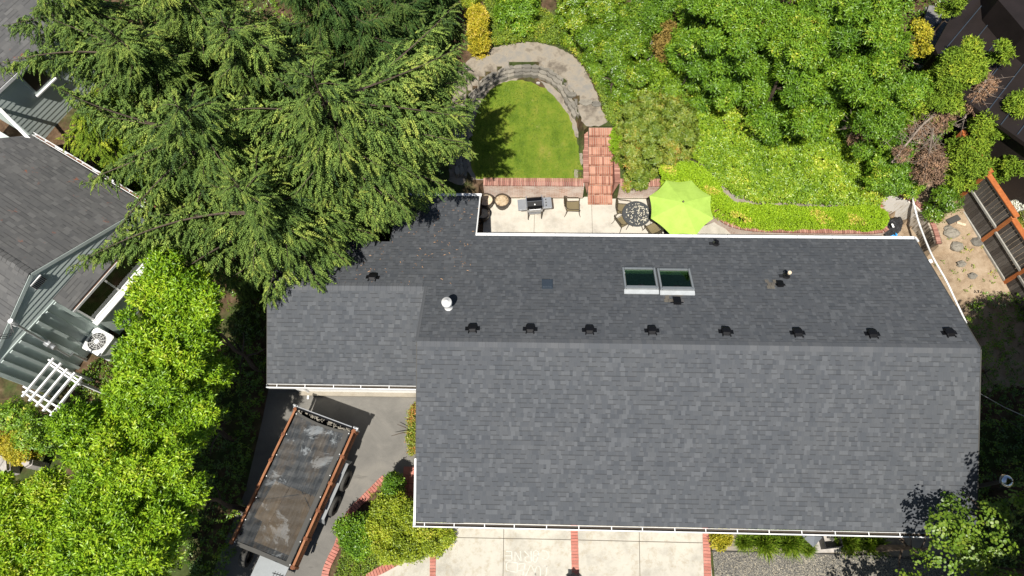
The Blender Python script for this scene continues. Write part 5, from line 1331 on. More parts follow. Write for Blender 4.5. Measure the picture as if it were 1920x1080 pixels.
# ---- spruces
SPR = [spray(L, s, tw, .019, .05, dr, an) for s, (L, dr, tw, an) in enumerate([(.36,.2,.10,.8),(.46,.35,.12,.7),(.55,.5,.12,.9),(.30,.1,.09,.9),(.42,.6,.13,.6)])]
MASK = [(-300,-300),(900,-300),(893,60),(905,90),(885,150),(890,230),(850,315),(800,345),(795,400),(735,428),(705,470),(655,496),(600,542),(570,552),(500,573),(430,570),(300,520),(150,505),(135,420),(130,340),(60,240),(-20,110),(-300,100)]
def spruce(name, label, base, top, R, nb, seed, mat='needle', lo=.12, extra=(), dens=1., sprs=None, cat='conifer tree', group='big spruces over the garage roof', z0=None, lmin=.25, elev0=.15, dr=.32):
    rg = random.Random(seed); base = Vector((base[0],base[1],0)); top = Vector(top); bz = gz(base.x, base.y) if z0 is None else z0; base.z = bz
    root = empty(name, tuple(base), 0, label, cat, group); Hh = top.z-bz; ax = top-base
    tm = MB(); tm.tube([(0,0,-.1),tuple(ax*.5),tuple(ax)], [.18,.085,.012], 9)
    O = []; D = []; Uu = []; S = []; RN = []
    brs = []
    nb = int(nb*.68)
    for k in range(nb):
        h = lo+(1-lo)*((k+.5)/nb)**.9*.97
        a = k*2.399+rg.uniform(-.5, .5); l = R*(1-h)**.55*rg.uniform(.6, 1.2)+lmin; brs.append((h, a, l, elev0+(.4 if h > .85 else 0)*1.+rg.uniform(-.22,.22)))
    for k in range(16): h_ = .66+.33*rg.random(); brs.append((h_, rg.uniform(0,2*pi), R*(1-h_)**.7*rg.uniform(.5,.9)+.3, rg.uniform(.1,.5)))
    nb0 = []
    for h, a, l, el in brs:
        for _ in range(14):
            tip = base+ax*h+Vector((cos(a)*l, sin(a)*l, l*(el-dr+.07)-.25)); u_, v_ = PX(tip)
            if inpoly(MASK, [u_], [v_])[0]: break
            l *= .88
        if l > .3: nb0.append((h, a, l, el))
    brs = nb0+list(extra)
    for h, a, l, el in brs:
        p0 = ax*h; d = Vector((cos(a), sin(a), 0)); br = rg.random(); bend = rg.uniform(-.34, .34); n = max(6, int(l/.16)); pts = []
        side = Vector((-d.y, d.x, 0))
        for i in range(n+1):
            t = i/n; pts.append(p0+d*(l*t)+side*(bend*l*t*t)+Vector((0,0,l*(el*t-dr*t*t+.07*t**4))))
        tm.tube(pts, [max(.005, .026*(1-t/n)*l/3.5+.005) for t in range(n+1)], 5, False)
        m = max(5, int(l/.030*dens)); tot = 0
        for i in range(m):
            t = .10+.90*(i+rg.random())/m; j = min(n-1, int(t*n)); p = pts[j].lerp(pts[j+1], t*n-j); f = (pts[j+1]-pts[j]).normalized()
            s = 1 if i % 2 else -1; spread = 1.0-.55*t
            dd = f*(.45+.5*t)*rg.uniform(.5,1.5)+side*s*spread*rg.uniform(.3, 1.3)+Vector((0,0,rg.uniform(-1.1,.15)))
            p = p+side*s*rg.uniform(0,.42)*sin(pi*min(1,t*1.02))*min(1,l/2)+Vector((0,0,rg.uniform(-.24,.07)*min(1,l/2)))
            sc_ = (.55+.75*sin(pi*min(t*1.05,1))**.6*(.6 if l < 1.2 else 1))*rg.uniform(.75, 1.15)*(.75 if t > .93 else 1)
            O.append(p); D.append(dd); Uu.append((rg.uniform(-.25,.25),rg.uniform(-.25,.25),1)); S.append(sc_); RN.append(.42+(br-.5)*.35+rg.uniform(-.3,.3)+.2*t)
            if i % 3 == 1:
                O.append(p); D.append(f+side*s*.35*rg.random()+Vector((0,0,rg.uniform(-.1,.2)))); Uu.append((0,0,1)); S.append(sc_*.6); RN.append(.6+rg.uniform(-.2,.2))
            if i % 2 == 0:  # hanging curtain, keyed darker: underside shade put into the colour
                O.append(p); D.append(f*.5+side*s*.25+Vector((0,0,-1.1))); Uu.append((d.x,d.y,.5)); S.append(sc_*.9); RN.append(.32+rg.uniform(-.2,.2))
        O.append(pts[-1]-f*.15); D.append(f); Uu.append((0,0,1)); S.append(.7); RN.append(.7)
    O = np.array([tuple(x) for x in O]); D = np.array([tuple(x) for x in D]); Uu = np.array(Uu, float); S = np.array(S); RN = np.array(RN)
    R_ = rots(D, Uu); cl = Cloud(); w = RNG.integers(0, len(SPR), len(O))
    for k, tmm in enumerate(sprs or SPR): q = w % len(sprs or SPR) == k; cl.stamp(tmm, O[q], R_[q], S[q], RN[q], .12)
    cl.build('crown', mat, root); tm.build('trunk', 'bark', root); return root
def brto(base, top, h, u, v, z, el=.2):   # branch direction reaching over a spot
    base = Vector((base[0],base[1],gz(base[0],base[1]))); top = Vector(top); p0 = base+(top-base)*h; q = A(u, v, z); d = q-p0
    return (h, atan2(d.y,d.x), sqrt(d.x**2+d.y**2), (q.z-p0.z)/max(.1,sqrt(d.x**2+d.y**2))+.25)
B1, T1 = (-4.95,5.6), tuple(A(580,128,11.2))
spruce('spruce_tree','tall spruce nearest the lawn, its pale star-shaped tip and long branches reaching to the path', B1, T1, 3.1, 46, 3, lo=.15, extra=[brto(B1,T1,h,u,v,z) for h,u,v,z in
   [(.80,893,45,9.2),(.80,820,75,9.3),(.72,880,222,8.0),(.68,885,160,7.8),(.78,860,140,8.6),(.66,790,345,6.6),(.74,690,330,8.),(.8,610,300,8.6),(.85,500,165,9.5),(.8,400,190,9.),(.75,470,270,8.),(.62,870,270,7.2),(.55,760,420,5.2),(.83,700,190,9.2),(.7,560,380,7.),(.80,850,105,9.2),(.77,872,190,8.6),(.72,835,270,7.8),(.70,800,330,7.0),(.6,850,330,5.6),(.84,790,100,9.6),(.87,884,150,9.9),(.86,880,225,9.3),(.83,868,300,8.6),(.8,850,255,8.6),(.55,845,300,6.2),(.6,820,322,6.0),(.62,838,280,6.6),(.58,790,335,5.6),(.66,865,250,7.2),(.5,800,300,5.2),(.7,872,205,8.),(.74,875,170,8.4)]])
B2, T2 = (-6.6,4.9), tuple(A(440,345,8.8))
spruce('spruce_tree','spruce whose lowest branches droop over the garage roof ridge', B2, T2, 3.1, 42, 5, lo=.10, extra=[brto(B2,T2,h,u,v,z) for h,u,v,z in
   [(.55,655,488,4.6),(.5,575,545,4.2),(.55,495,572,4.2),(.6,640,430,5.2),(.65,700,380,6),(.5,440,560,4.2),(.7,300,430,6.5),(.65,150,500,6),(.7,145,405,6.8),(.6,250,520,5.5),(.75,560,470,6.3)]])
B3, T3 = (-9.6,7.4), tuple(A(330,195,10.2))
spruce('spruce_tree','spruce with branches hanging over the neighbour roof on the left', B3, T3, 3.3, 46, 8, lo=.12, extra=[brto(B3,T3,h,u,v,z) for h,u,v,z in
   [(.72,62,228,7.2),(.65,110,255,6.6),(.7,150,350,6.5),(.75,180,240,7.5),(.8,240,330,8),(.8,420,320,8),(.7,200,420,6.2),(.6,330,470,5.6)]])
B4, T4 = (-11.6,10.4), tuple(A(205,60,9.6))
spruce('spruce_tree','spruce in the upper left corner above the slate roof edge', B4, T4, 3.3, 42, 12, lo=.1, extra=[brto(B4,T4,h,u,v,z) for h,u,v,z in
   [(.75,5,75,7.5),(.7,60,100,7),(.75,90,40,8),(.7,130,150,6.8)]])
B5, T5 = (-7.6,9.6), tuple(A(415,40,10.4))
spruce('spruce_tree','spruce behind the others at the top edge, left of centre', B5, T5, 3.0, 38, 15, lo=.1)
B6, T6 = (-5.8,12.2), tuple(A(560,-70,9.4))
spruce('spruce_tree','dark shaded spruce at the top edge behind the star-topped one', B6, T6, 2.7, 34, 18, mat='needle_shaded', lo=.1)
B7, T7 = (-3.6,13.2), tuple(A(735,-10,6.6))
spruce('spruce_tree','small dark spruce at the top edge just left of the yellow shrub', B7, T7, 2.0, 30, 21, mat='needle_shaded', lo=.1)
B8, T8 = (-14.7,8.7), tuple(A(165,195,5.7))
spruce('cedar_tree','bright yellowish green fine-needled cedar against the neighbour wall', B8, T8, 2.7, 56, 25, mat='needle_cedar', lo=.1, group='garden conifers')
B9, T9 = (-10.2,4.6), tuple(A(300,340,6.4))
spruce('spruce_tree','lower bushy spruce between the grey neighbour roof and the laurel hedge', B9, T9, 2.6, 40, 28, lo=.08, extra=[brto(B9,T9,h,u,v,z) for h,u,v,z in [(.6,250,470,4.6),(.6,340,500,4.6)]])

BA, TA_ = (-9.6,12.6), tuple(A(300,-45,9.6))
spruce('spruce_tree','spruce at the very top edge above the slate roof corner', BA, TA_, 3.0, 34, 41, lo=.1)
BB, TB_ = (-3.9,10.6), tuple(A(668,30,7.2))
spruce('spruce_tree','dark spruce directly behind the star-topped one at the top edge', BB, TB_, 2.5, 34, 42, mat='needle_shaded', lo=.1)
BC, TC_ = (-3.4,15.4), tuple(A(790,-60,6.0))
spruce('spruce_tree','dark spruce at the top edge above the golden shrub', BC, TC_, 1.5, 28, 43, mat='needle_shaded', lo=.1)
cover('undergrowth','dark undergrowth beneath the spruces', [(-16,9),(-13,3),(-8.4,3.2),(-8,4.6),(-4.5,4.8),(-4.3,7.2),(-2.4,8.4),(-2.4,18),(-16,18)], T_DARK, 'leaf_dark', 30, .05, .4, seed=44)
BD, TD_ = (-14.6,13.2), tuple(A(85,-25,8.6))
spruce('spruce_tree','spruce in the extreme upper left corner, cut by the frame', BD, TD_, 3.2, 34, 45, lo=.1, extra=[brto(BD,TD_,h,u,v,z) for h,u,v,z in [(.75,5,60,6.5),(.7,60,80,6.2),(.8,120,60,7)]])
# ---- laurel hedge, lower left (four big bushes grown together)
def pz(px, z): return AS(px, z)
shell('laurel_tree','big lime green laurel right of the air conditioner, topmost of the laurel row','laurel', pz([(262,530),(330,490),(405,525),(418,600),(408,660),(402,730),(300,760),(222,742),(212,700),(250,612)],5.4), 6.0, .42, .52, 165, T_LAUREL, 'leaf_laurel', 4, .6, .42, 31, 'laurel row left of the drive', under=True)
shell('laurel_tree','big lime green laurel in the middle of the row, below the white pergola','laurel', pz([(190,722),(300,710),(408,700),(398,780),(365,860),(300,900),(170,890),(90,850),(130,770)],5.0), 5.5, .42, .52, 165, T_LAUREL, 'leaf_laurel', 4, .6, .42, 32, 'laurel row left of the drive', under=True)
shell('laurel_tree','big laurel at the bottom left, its right edge over the dark strip beside the trailer','laurel', pz([(150,860),(300,850),(375,850),(362,930),(340,1000),(325,1110),(130,1120),(110,960)],5.4), 5.9, .42, .52, 165, T_LAUREL, 'leaf_laurel', 4, .6, .42, 33, 'laurel row left of the drive', under=True)
shell('laurel_tree','yellowish laurel filling the bottom left corner','laurel', pz([(-30,890),(60,900),(140,870),(170,960),(180,1100),(-30,1110)],3.6), 3.9, .42, .52, 165, T_LAUREL, 'leaf_laurel', 4, .6, .42, 34, 'laurel row left of the drive', under=True, rnd0=.62)
shell('laurel_tree','laurel cut by the bottom edge, nearest the trailer front','laurel', pz([(160,1110),(305,1100),(300,1180),(280,1290),(130,1290)],4.8), 5.2, .42, .52, 150, T_LAUREL, 'leaf_laurel', 4, .6, .42, 37, 'laurel row left of the drive', under=True)
shell('garden_shrub','green shrub below the pergola at the left edge','shrub', pz([(-20,770),(30,752),(95,775),(130,800),(120,850),(60,840),(0,815)],2.2), 2.3, .42, .45, 130, T_DARK, 'leaf_tree', 2, .7, .3, 35)
shell('yellow_shrub','yellow flowered shrub at the left edge below the green shrub','shrub', pz([(-20,805),(20,800),(60,825),(70,850),(30,865),(-20,850)],1.2), 1.2, .25, .28, 200, T_SMALL, 'leaf_yellow', 2, .4, .15, 36, trunk=(.02,2))
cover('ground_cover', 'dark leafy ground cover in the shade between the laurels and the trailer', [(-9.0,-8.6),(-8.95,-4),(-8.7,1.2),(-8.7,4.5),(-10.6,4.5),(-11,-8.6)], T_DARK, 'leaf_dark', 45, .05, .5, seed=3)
for px, z, lb, s in [([(0,850),(18,855),(20,885),(-20,900)],.5,'flat grey boulder at the left edge',1),([(48,858),(62,862),(60,872),(50,878),(42,870)],.9,'small pinkish boulder left of the laurels',2)]:
    pp = pz(px, z); c = (sum(p[0] for p in pp)/len(pp), sum(p[1] for p in pp)/len(pp)); m = MB(); m.prism([(x-c[0],y-c[1]) for x,y in pp], -.1, z); m.prism([((x-c[0])*.8,(y-c[1])*.8) for x,y in pp], z-.01, z+.12); tag(m.build('boulder','stone_pale',loc=(c[0],c[1],0)), lb, 'boulder')

cover('weeds', 'low shady weeds between the air conditioner, pergola and laurels', AS([(205,660),(165,690),(130,720),(160,770),(240,700),(260,610)],.1), T_SMALL, 'leaf_dark', 160, .03, .2, seed=46)
# ---- planting by the garage
shell('clipped_hedge','tall narrow clipped green hedge at the tip of the brick-edged bed','hedge', pz([(721,888),(733,884),(747,888),(748,930),(742,955),(720,955),(718,920)],1.35), 1.5, .2, .2, 420, T_SMALL, 'leaf_tree', 4, .33, .04, 41, trunk=(.03,2), shrink=.1)
shell('round_bush','round dark green glossy bush beside the brick edging','bush', pz([(645,972),(690,962),(708,985),(704,1032),(665,1048),(634,1018),(634,990)],1.1), 1.35, .3, .3, 260, T_SMALL, 'leaf_tree', 3, .4, .12, 42, trunk=(.04,2), sc=(1.0,1.6), dome=.3)
shell('yellow_green_bush','wide yellow-green bush under the front left corner of the main roof','bush', pz([(700,950),(730,925),(765,940),(800,965),(845,985),(852,1012),(810,1035),(745,1058),(705,1045),(694,990)],1.3), 1.55, .30, .34, 260, T_SMALL, 'leaf_yellowgreen', 3, .5, .25, 43, trunk=(.04,2), sc=(.9,1.4))
shell('brown_shrub','narrow olive-brown shrub strip against the garage side of the main house','shrub', pz([(772,752),(784,752),(784,856),(770,856),(764,830),(768,790)],.4), .55, .16, .16, 300, T_SMALL, 'leaf_olive', 2, .2, .05, 44, trunk=(.02,2), rnd0=.65)
cover('ground_cover', 'low grassy ground cover in the brick-edged bed', AS([(628,1080),(640,1040),(655,1000),(700,1030),(745,1045),(690,1070),(680,1090)],.1), T_SMALL, 'leaf_cover', 300, .03, .12, seed=4)
cover('ground_cover', 'sparse weeds on bare soil behind the slanting brick edging', AS([(690,925),(715,905),(722,960),(700,965)],.1), T_SMALL, 'leaf_olive', 60, .03, .06, seed=5)

# ---- front bed
shell('yellow_shrub','round bright yellow shrub right of the brick strip','shrub', pz([(1338,998),(1352,993),(1370,998),(1375,1012),(1368,1026),(1350,1030),(1336,1018)],.5), .62, .15, .15, 420, T_TINY, 'leaf_yellow', 2, .25, .04, 51, trunk=(.02,2), sc=(1.,1.6))
def grass(u, v, R, label, seed):
    p = A(u, v, .25); c = empty('grass_tuft', (p.x,p.y,gz(p.x,p.y)), 0, label, 'ornamental grass', 'grass tufts in the front bed'); n = 90
    P_ = np.stack([RNG.normal(size=n)*R*.16, RNG.normal(size=n)*R*.16, np.zeros(n)+.02], 1); nr = unit(P_*3/R+np.array([0,0,1.])); tg = unit(np.cross(nr, RNG.normal(size=(n,3)))); cl = Cloud(); Rm = np.stack([tg,np.cross(nr,tg),nr],2)
    for k, tm in enumerate(T_GRASS): q = np.arange(n)%3 == k; cl.stamp(tm, P_[q], Rm[q], RNG.uniform(.7,1.15,q.sum())*R/.5, RNG.uniform(.2,.9,q.sum()))
    cl.build('blades','leaf_grass', c); m = MB(); m.lathe([(.08,0),(.05,.06),(0,.08)],n=10); m.build('crown_base','bark', c)
for i, (u,v,R,lb) in enumerate([(1398,1014,.34,'small green grass tuft nearest the yellow shrub'),(1435,1012,.55,'large grass tuft second from the yellow shrub'),(1484,1014,.55,'large grass tuft just left of the grey pyramid'),(1518,1027,.28,'small low grass tuft in front of the grey pyramid'),(1591,1014,.48,'large grass tuft right of the black box'),(1640,1018,.45,'shaded dark grass tuft at the right end of the bed')]): grass(u,v,R,lb,i)

# ---- upper garden
shell('yellow_shrub','tall egg-shaped golden shrub at the top beside the spruce branch tips','shrub', pz([(884,28),(900,20),(911,50),(911,85),(900,92),(886,80),(880,55)],2.0), 2.7, .26, .2, 420, T_TINY, 'leaf_yellow', 5, .4, .08, 61, trunk=(.04,2), sc=(1.1,1.9), rnd0=.6, shrink=.0, dome=.3)
shell('yellow_shrub','loose yellowish shrub at the top edge above the golden egg-shaped one','shrub', pz([(870,-10),(900,-10),(898,12),(878,22),(868,8)],1.8), 2.1, .26, .26, 200, T_SMALL, 'leaf_yellowgreen', 2, .5, .2, 62, trunk=(.03,2))
shell('garden_shrub','dark green shrub at the top edge above the groundcover bank','shrub', pz([(935,-15),(1000,-15),(1008,20),(985,50),(955,45),(935,20)],2.2), 2.6, .42, .4, 170, T_DARK, 'leaf_tree', 3, .6, .3, 63)
shell('rhododendron','large glossy dark green rhododendron above the dirt path','shrub', pz([(1045,-20),(1180,-20),(1210,40),(1222,110),(1210,160),(1190,198),(1168,170),(1135,128),(1100,80),(1060,45)],2.6), 3.2, .42, .48, 230, T_DARK, 'leaf_dark', 3, .8, .35, 64, rnd0=.62)
cover('ground_cover', 'low yellow-green groundcover bank above the dirt path', AS([(905,-5),(935,-5),(1030,30),(1060,70),(1045,84),(1000,76),(925,86),(905,95),(912,50)],1.5), T_SMALL, 'leaf_cover', 420, .03, .14, seed=6, lump=.12)
cover('ground_cover', 'strip of green groundcover between the dirt path and the rhododendron', AS([(1055,78),(1075,90),(1100,120),(1180,200),(1175,235),(1148,232),(1137,222),(1125,180),(1108,140),(1080,105)],1.5), T_SMALL, 'leaf_cover', 420, .03, .12, seed=7, lump=.1)
shell('garden_shrub','olive and red-tipped spreading shrub right of the brick steps','shrub', pz([(1168,205),(1200,180),(1240,170),(1285,190),(1305,230),(1300,270),(1270,295),(1225,300),(1215,325),(1180,322),(1165,285),(1160,240)],2.2), 2.6, .30, .36, 230, T_WHORL, 'leaf_olive', 3, .65, .35, 65, sc=(.9,1.4))
shell('round_bush','small bright green ball bush touching the top of the brick steps','bush', pz([(1148,238),(1162,236),(1165,262),(1160,286),(1148,280)],1.6), 1.75, .2, .18, 420, T_TINY, 'leaf_lime', 2, .25, .04, 66, trunk=(.03,2), rnd0=.3)
cover('small_herbs', 'small grey-green herbs on the bed above the brick wall', AS([(1175,325),(1200,325),(1225,330),(1228,338),(1180,338)],1.05), T_SMALL, 'leaf_cover', 260, .03, .12, seed=8)
shell('garden_shrub','reddish brown dry shrub beside the bare soil patch','shrub', pz([(1230,60),(1262,45),(1275,80),(1272,110),(1245,118),(1232,100)],3.0), 3.4, .36, .34, 150, T_SMALL, 'leaf_bronze', 2, .5, .25, 67, sc=(1,1.6))
sheet('bare_soil', AS([(1205,60),(1222,62),(1228,95),(1240,130),(1232,135),(1212,100),(1200,95)],2.2), 'dirt_path', .1, .3)
shell('garden_shrub','mid green shrub between the rhododendron and the tall leafy trees','shrub', pz([(1180,-20),(1255,-20),(1262,20),(1235,60),(1200,55),(1190,20)],3.2), 3.7, .5, .45, 150, T_TREE, 'leaf_tree', 2, .7, .4, 68, sc=(.6,.9))
shell('garden_shrub','light green shrub below the reddish brown one','shrub', pz([(1205,120),(1245,125),(1285,110),(1310,140),(1305,190),(1260,190),(1225,175)],2.7), 3.0, .42, .42, 170, T_DARK, 'leaf_ivy', 2, .6, .35, 69, sc=(.7,1.1))
TRE = 'tall leafy trees on the bank'
shell('leafy_tree','bright broad-leaved tree at the top, left part of the tall tree group','tree', pz([(1265,-30),(1440,-30),(1450,60),(1430,125),(1380,150),(1310,130),(1275,80)],5.0), 5.8, .42, .66, 140, T_TREE, 'leaf_tree', 4, .85, .75, 71, TRE, trunk=(.14,4))
shell('leafy_tree','broad-leaved tree in the middle of the tall tree group, above the ivy bank','tree', pz([(1430,20),(1560,10),(1610,90),(1620,175),(1570,215),(1490,200),(1430,165),(1410,100)],5.0), 5.9, .42, .66, 140, T_TREE, 'leaf_tree', 4, .85, .75, 72, TRE, trunk=(.14,4))
shell('leafy_tree','broad-leaved tree at the top edge next to the grey deck','tree', pz([(1450,-40),(1712,-40),(1702,60),(1690,125),(1640,150),(1590,70),(1500,20)],5.0), 5.6, .42, .66, 140, T_TREE, 'leaf_tree', 4, .85, .75, 73, TRE, trunk=(.14,4), rnd0=.55)
shell('leafy_tree','smaller leafy tree above the dead brown branches','tree', pz([(1620,150),(1700,130),(1735,170),(1720,220),(1660,250),(1620,230)],4.2), 4.9, .42, .52, 160, T_TREE, 'leaf_tree', 3, .9, .6, 74, TRE, trunk=(.1,4), sc=(.7,1.0))
cover('ivy_bank', 'ivy covering the bank between the clipped hedge and the tall trees', AS([(1296,200),(1400,185),(1520,240),(1620,250),(1720,300),(1700,350),(1655,374),(1600,374),(1425,368),(1390,358),(1355,332),(1320,298),(1290,290)],1.6), T_IVY, 'leaf_ivy', 430, .03, .2, seed=9, lump=.18, rs=.55, lsc=1.1)
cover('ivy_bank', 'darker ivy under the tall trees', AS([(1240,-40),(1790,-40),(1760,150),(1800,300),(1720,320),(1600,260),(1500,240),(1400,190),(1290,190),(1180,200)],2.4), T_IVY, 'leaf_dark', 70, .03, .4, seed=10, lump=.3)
for i, (px, z, lb, s, mt) in enumerate([([(1630,290),(1690,270),(1745,300),(1740,350),(1690,365),(1640,350)],2.3,'green bush on the right end of the ivy bank',.4,'leaf_tree'),([(1748,362),(1765,350),(1797,362),(1797,395),(1770,404),(1750,390)],2.0,'dark green bush at the top of the curved wall',.3,'leaf_dark'),([(1705,318),(1738,316),(1742,342),(1712,352)],2.1,'small leafy bush above the white pipe end',.3,'leaf_ivy')]):
    shell('garden_bush', lb, 'bush', pz(px, z), z+.3, s, s, 190, T_DARK, mt, 2, .5, .2, 81+i, trunk=(.03,2), sc=(.7,1.1))
cover('dry_shrub', 'dry brown leaves and twigs at the right end of the ivy', AS([(1640,362),(1680,345),(1705,360),(1690,392),(1655,388)],1.2), T_SMALL, 'leaf_bronze', 160, .03, .3, seed=12)
# clipped box hedge
hp = smoothpath([(A(u,v,1.5).x, A(u,v,1.5).y, 0) for u, v in [(1236,324),(1270,320),(1303,325),(1330,350),(1354,382),(1384,396),(1424,402),(1500,404),(1580,404),(1650,405)]], .12)
hr = empty('clipped_hedge', (hp[0].x,hp[0].y,1.), 0, 'long low bright lime clipped hedge curving along the top of the brick wall', 'hedge'); cl = Cloud(); PP = []; NN = []
for i in range(len(hp)-1):
    a, b = hp[i], hp[i+1]; d = (b-a).normalized(); n = Vector((-d.y,d.x,0)); w = .31+.04*sin(i*.21)+.03*sin(i*.9); L = (b-a).length; cnt = int(L*(2*w+1.6)*520)
    for k in range(cnt):
        t = random.random(); q = random.uniform(-1.9, 1.9); 
        if abs(q) < 1: o_, z, nr = q*w, .62+.03*sin(i*.37+q*3)-.05*q*q, Vector((0,0,1))+n*q*.3
        else:
            s = 1 if q > 0 else -1; tt = (abs(q)-1)/.9; o_, z, nr = s*(w+.04*sin(tt*3)), .60*(1-tt), n*s+Vector((0,0,.4))
        p = a.lerp(b, t)+n*o_; z += random.uniform(-.04,.015); PP.append((p.x-hp[0].x, p.y-hp[0].y, z)); NN.append(tuple(nr))
e0 = hp[-1]
for k in range(1400):
    a = random.uniform(-pi/2, pi/2); r = .36*sqrt(random.random()); PP.append((e0.x+r*cos(a)-hp[0].x, e0.y+r*sin(a)-hp[0].y, .58*(1-(r/.36)**4*.8)+random.uniform(-.03,.02))); NN.append((cos(a)*r,sin(a)*r,.6))
PP = np.array(PP); NN = unit(np.array(NN)+RNG.normal(size=(len(NN),3))*.25); tg = unit(np.cross(NN, RNG.normal(size=NN.shape))); Rm = np.stack([tg,np.cross(NN,tg),NN],2)
gap = np.sin(PP[:,0]*2.2+1)*np.sin(PP[:,0]*.9+2.)*np.sin(PP[:,1]*5+PP[:,0]*3)
rn = .42+(RNG.random(len(PP))-.5)*.5; nearN = (gap > .35) & (PP[:,2] > .5); rn = np.where(nearN & (RNG.random(len(PP)) < .55), .98, rn)
for k, tm in enumerate(T_TINY): q = np.arange(len(PP))%3 == k; cl.stamp(tm, PP[q], Rm[q], RNG.uniform(.9,1.4,q.sum()), rn[q])
cl.build('foliage','leaf_lime', hr); m = MB()
for i in range(2, len(hp)-2, 3): p = hp[i]; m.tube([(p.x-hp[0].x,p.y-hp[0].y,-.05),(p.x-hp[0].x+.03,p.y-hp[0].y,.5)], .018, 5)
m.build('stem','bark', hr)

# ---- conifers and dead branches on the right
def cypress(name, label, px, z, rad, seed, mat, dens=210, sp=.3, tr=(.05,3), layers=2, group='irregular conifers at the right', amp=.3, sc=(.8,1.3)):
    return shell(name, label, 'conifer', pz(px, z), z+rad, rad, sp, dens, T_CED, mat, layers, .5, amp, seed, group, trunk=tr, sc=sc, upb=.5)
cypress('juniper_tree','pale green tufted juniper branch stretched over the brown metal roof',[(1850,95),(1868,88),(1900,72),(1910,85),(1895,105),(1870,112)],5.2,.25,91,'needle_cedar')
cypress('juniper_tree','juniper bush over the lower left corner of the brown metal roof',[(1768,105),(1785,92),(1800,80),(1812,85),(1842,110),(1858,125),(1852,145),(1815,150),(1790,165),(1765,140)],5.0,.33,92,'needle_cedar')
cypress('juniper_tree','broad juniper left of the dead brown clump',[(1700,150),(1745,140),(1800,160),(1825,195),(1800,215),(1740,200),(1705,215),(1690,190)],4.0,.30,93,'needle_cedar',210,.46,layers=3,amp=.5)
cypress('juniper_tree','dense juniper at the right edge below the metal roof',[(1840,205),(1880,180),(1930,160),(1930,230),(1890,245),(1850,260),(1835,235)],4.0,.30,94,'needle_cedar',210,.46,layers=3,amp=.5)
cypress('juniper_tree','juniper hanging over the top of the wooden fence',[(1795,250),(1830,245),(1850,270),(1850,300),(1835,330),(1810,330),(1795,300)],3.2,.32,95,'needle_cedar',170,.32,layers=2)
cypress('juniper_tree','juniper above the bare soil right of the fence top',[(1850,295),(1890,275),(1925,290),(1925,320),(1890,330),(1860,320)],2.6,.34,96,'needle_cedar',170,.34,layers=2)
cypress('juniper_tree','rounded juniper at the top edge above the grey deck',[(1775,-15),(1815,-15),(1812,10),(1790,20),(1772,8)],5.0,.25,97,'needle_cedar')
cypress('juniper_tree','small juniper twig tips over the curved end of the fence',[(1800,325),(1835,335),(1830,350),(1808,350),(1790,340)],2.5,.22,98,'needle_cedar',200,.25)
shell('round_bush','small emerald green bush on bare soil right of the fence','bush', pz([(1868,325),(1890,325),(1895,340),(1880,345),(1868,338)],1.6), 1.7, .2, .2, 300, T_SMALL, 'leaf_tree', 2, .25, .05, 99, trunk=(.02,2))
cover('ivy_bank','dark undergrowth beneath the junipers', AS([(1690,140),(1930,150),(1930,290),(1850,300),(1790,340),(1700,330),(1660,280)],1.6), T_CED, 'needle_shaded', 50, .03, .5, seed=13)
def deadtree(label, px, z, trunkpts, seed, dens=45):
    r = shell('dead_branch', label, 'dead conifer', pz(px, z), z+.3, .3, .3, dens*3.6, T_CED, 'needle_dead', 2, .4, .3, seed, 'dead brown conifer branches', stemless=True, sc=(.45,.9), trunk=(.05,2))
    m = MB(); rg = random.Random(seed); P_ = [A(*q)-Vector(r.location) for q in trunkpts]; m.tube(smoothpath(P_, .2), .035, 6)
    pth = smoothpath(P_, .12)
    for i in range(70):
        p = rg.choice(pth); a = rg.uniform(0,2*pi); l = rg.uniform(.25,.9); q = p+Vector((cos(a)*l,sin(a)*l,rg.uniform(-.1,.4)*l)); m.tube([p,q], [.009,.003], 4, False)
        m.tube([p.lerp(q,.6), p.lerp(q,.6)+Vector((rg.uniform(-.2,.2),rg.uniform(-.2,.2),.1))], [.006,.003], 4, False)
    m.build('dead_wood','dead_wood', r)
deadtree('brown dead clump against the brown metal roof',[(1808,170),(1840,138),(1870,148),(1868,170),(1845,200),(1815,205)],4.2,[(1800,240,3),(1825,190,4),(1850,150,4.6)],101)
deadtree('long pinkish brown dead branch left of the junipers',[(1670,300),(1700,250),(1720,215),(1790,190),(1785,235),(1735,245),(1700,290),(1680,310)],3.3,[(1790,200,3.2),(1740,225,3.6),(1700,270,3.4),(1672,305,3.0)],102)
deadtree('drooping greyish dead clump above the curved wall',[(1715,270),(1745,250),(1765,275),(1765,320),(1770,340),(1745,330),(1730,345),(1718,320)],3.0,[(1750,240,3.4),(1742,290,3.3),(1735,340,2.4)],103)
deadtree('small orange-brown dead sprig on the right of the ivy bank',[(1600,232),(1625,228),(1650,245),(1640,258),(1610,250)],3.2,[(1600,235,3),(1650,250,3.2)],104)
m = MB(); o0 = A(1830,255,2.8)
for a, b, r in [((1790,235,2.6),(1885,270,3.0),.05),((1800,232,2.8),(1895,225,3.4),.03),((1810,262,2.4),(1850,240,3.1),.025),((1780,215,3.),(1860,232,3.3),.02),((1790,246,2.6),(1845,258,2.9),.02)]:
    m.tube(smoothpath([A(*a)-o0,(A(*a)+A(*b))/2-o0+Vector((0,.1,.15)),A(*b)-o0],.2), r, 6)
tag(m.build('fallen_branch','dead_wood',loc=tuple(o0)),'bare grey branches leaning across the top of the fence','branch')
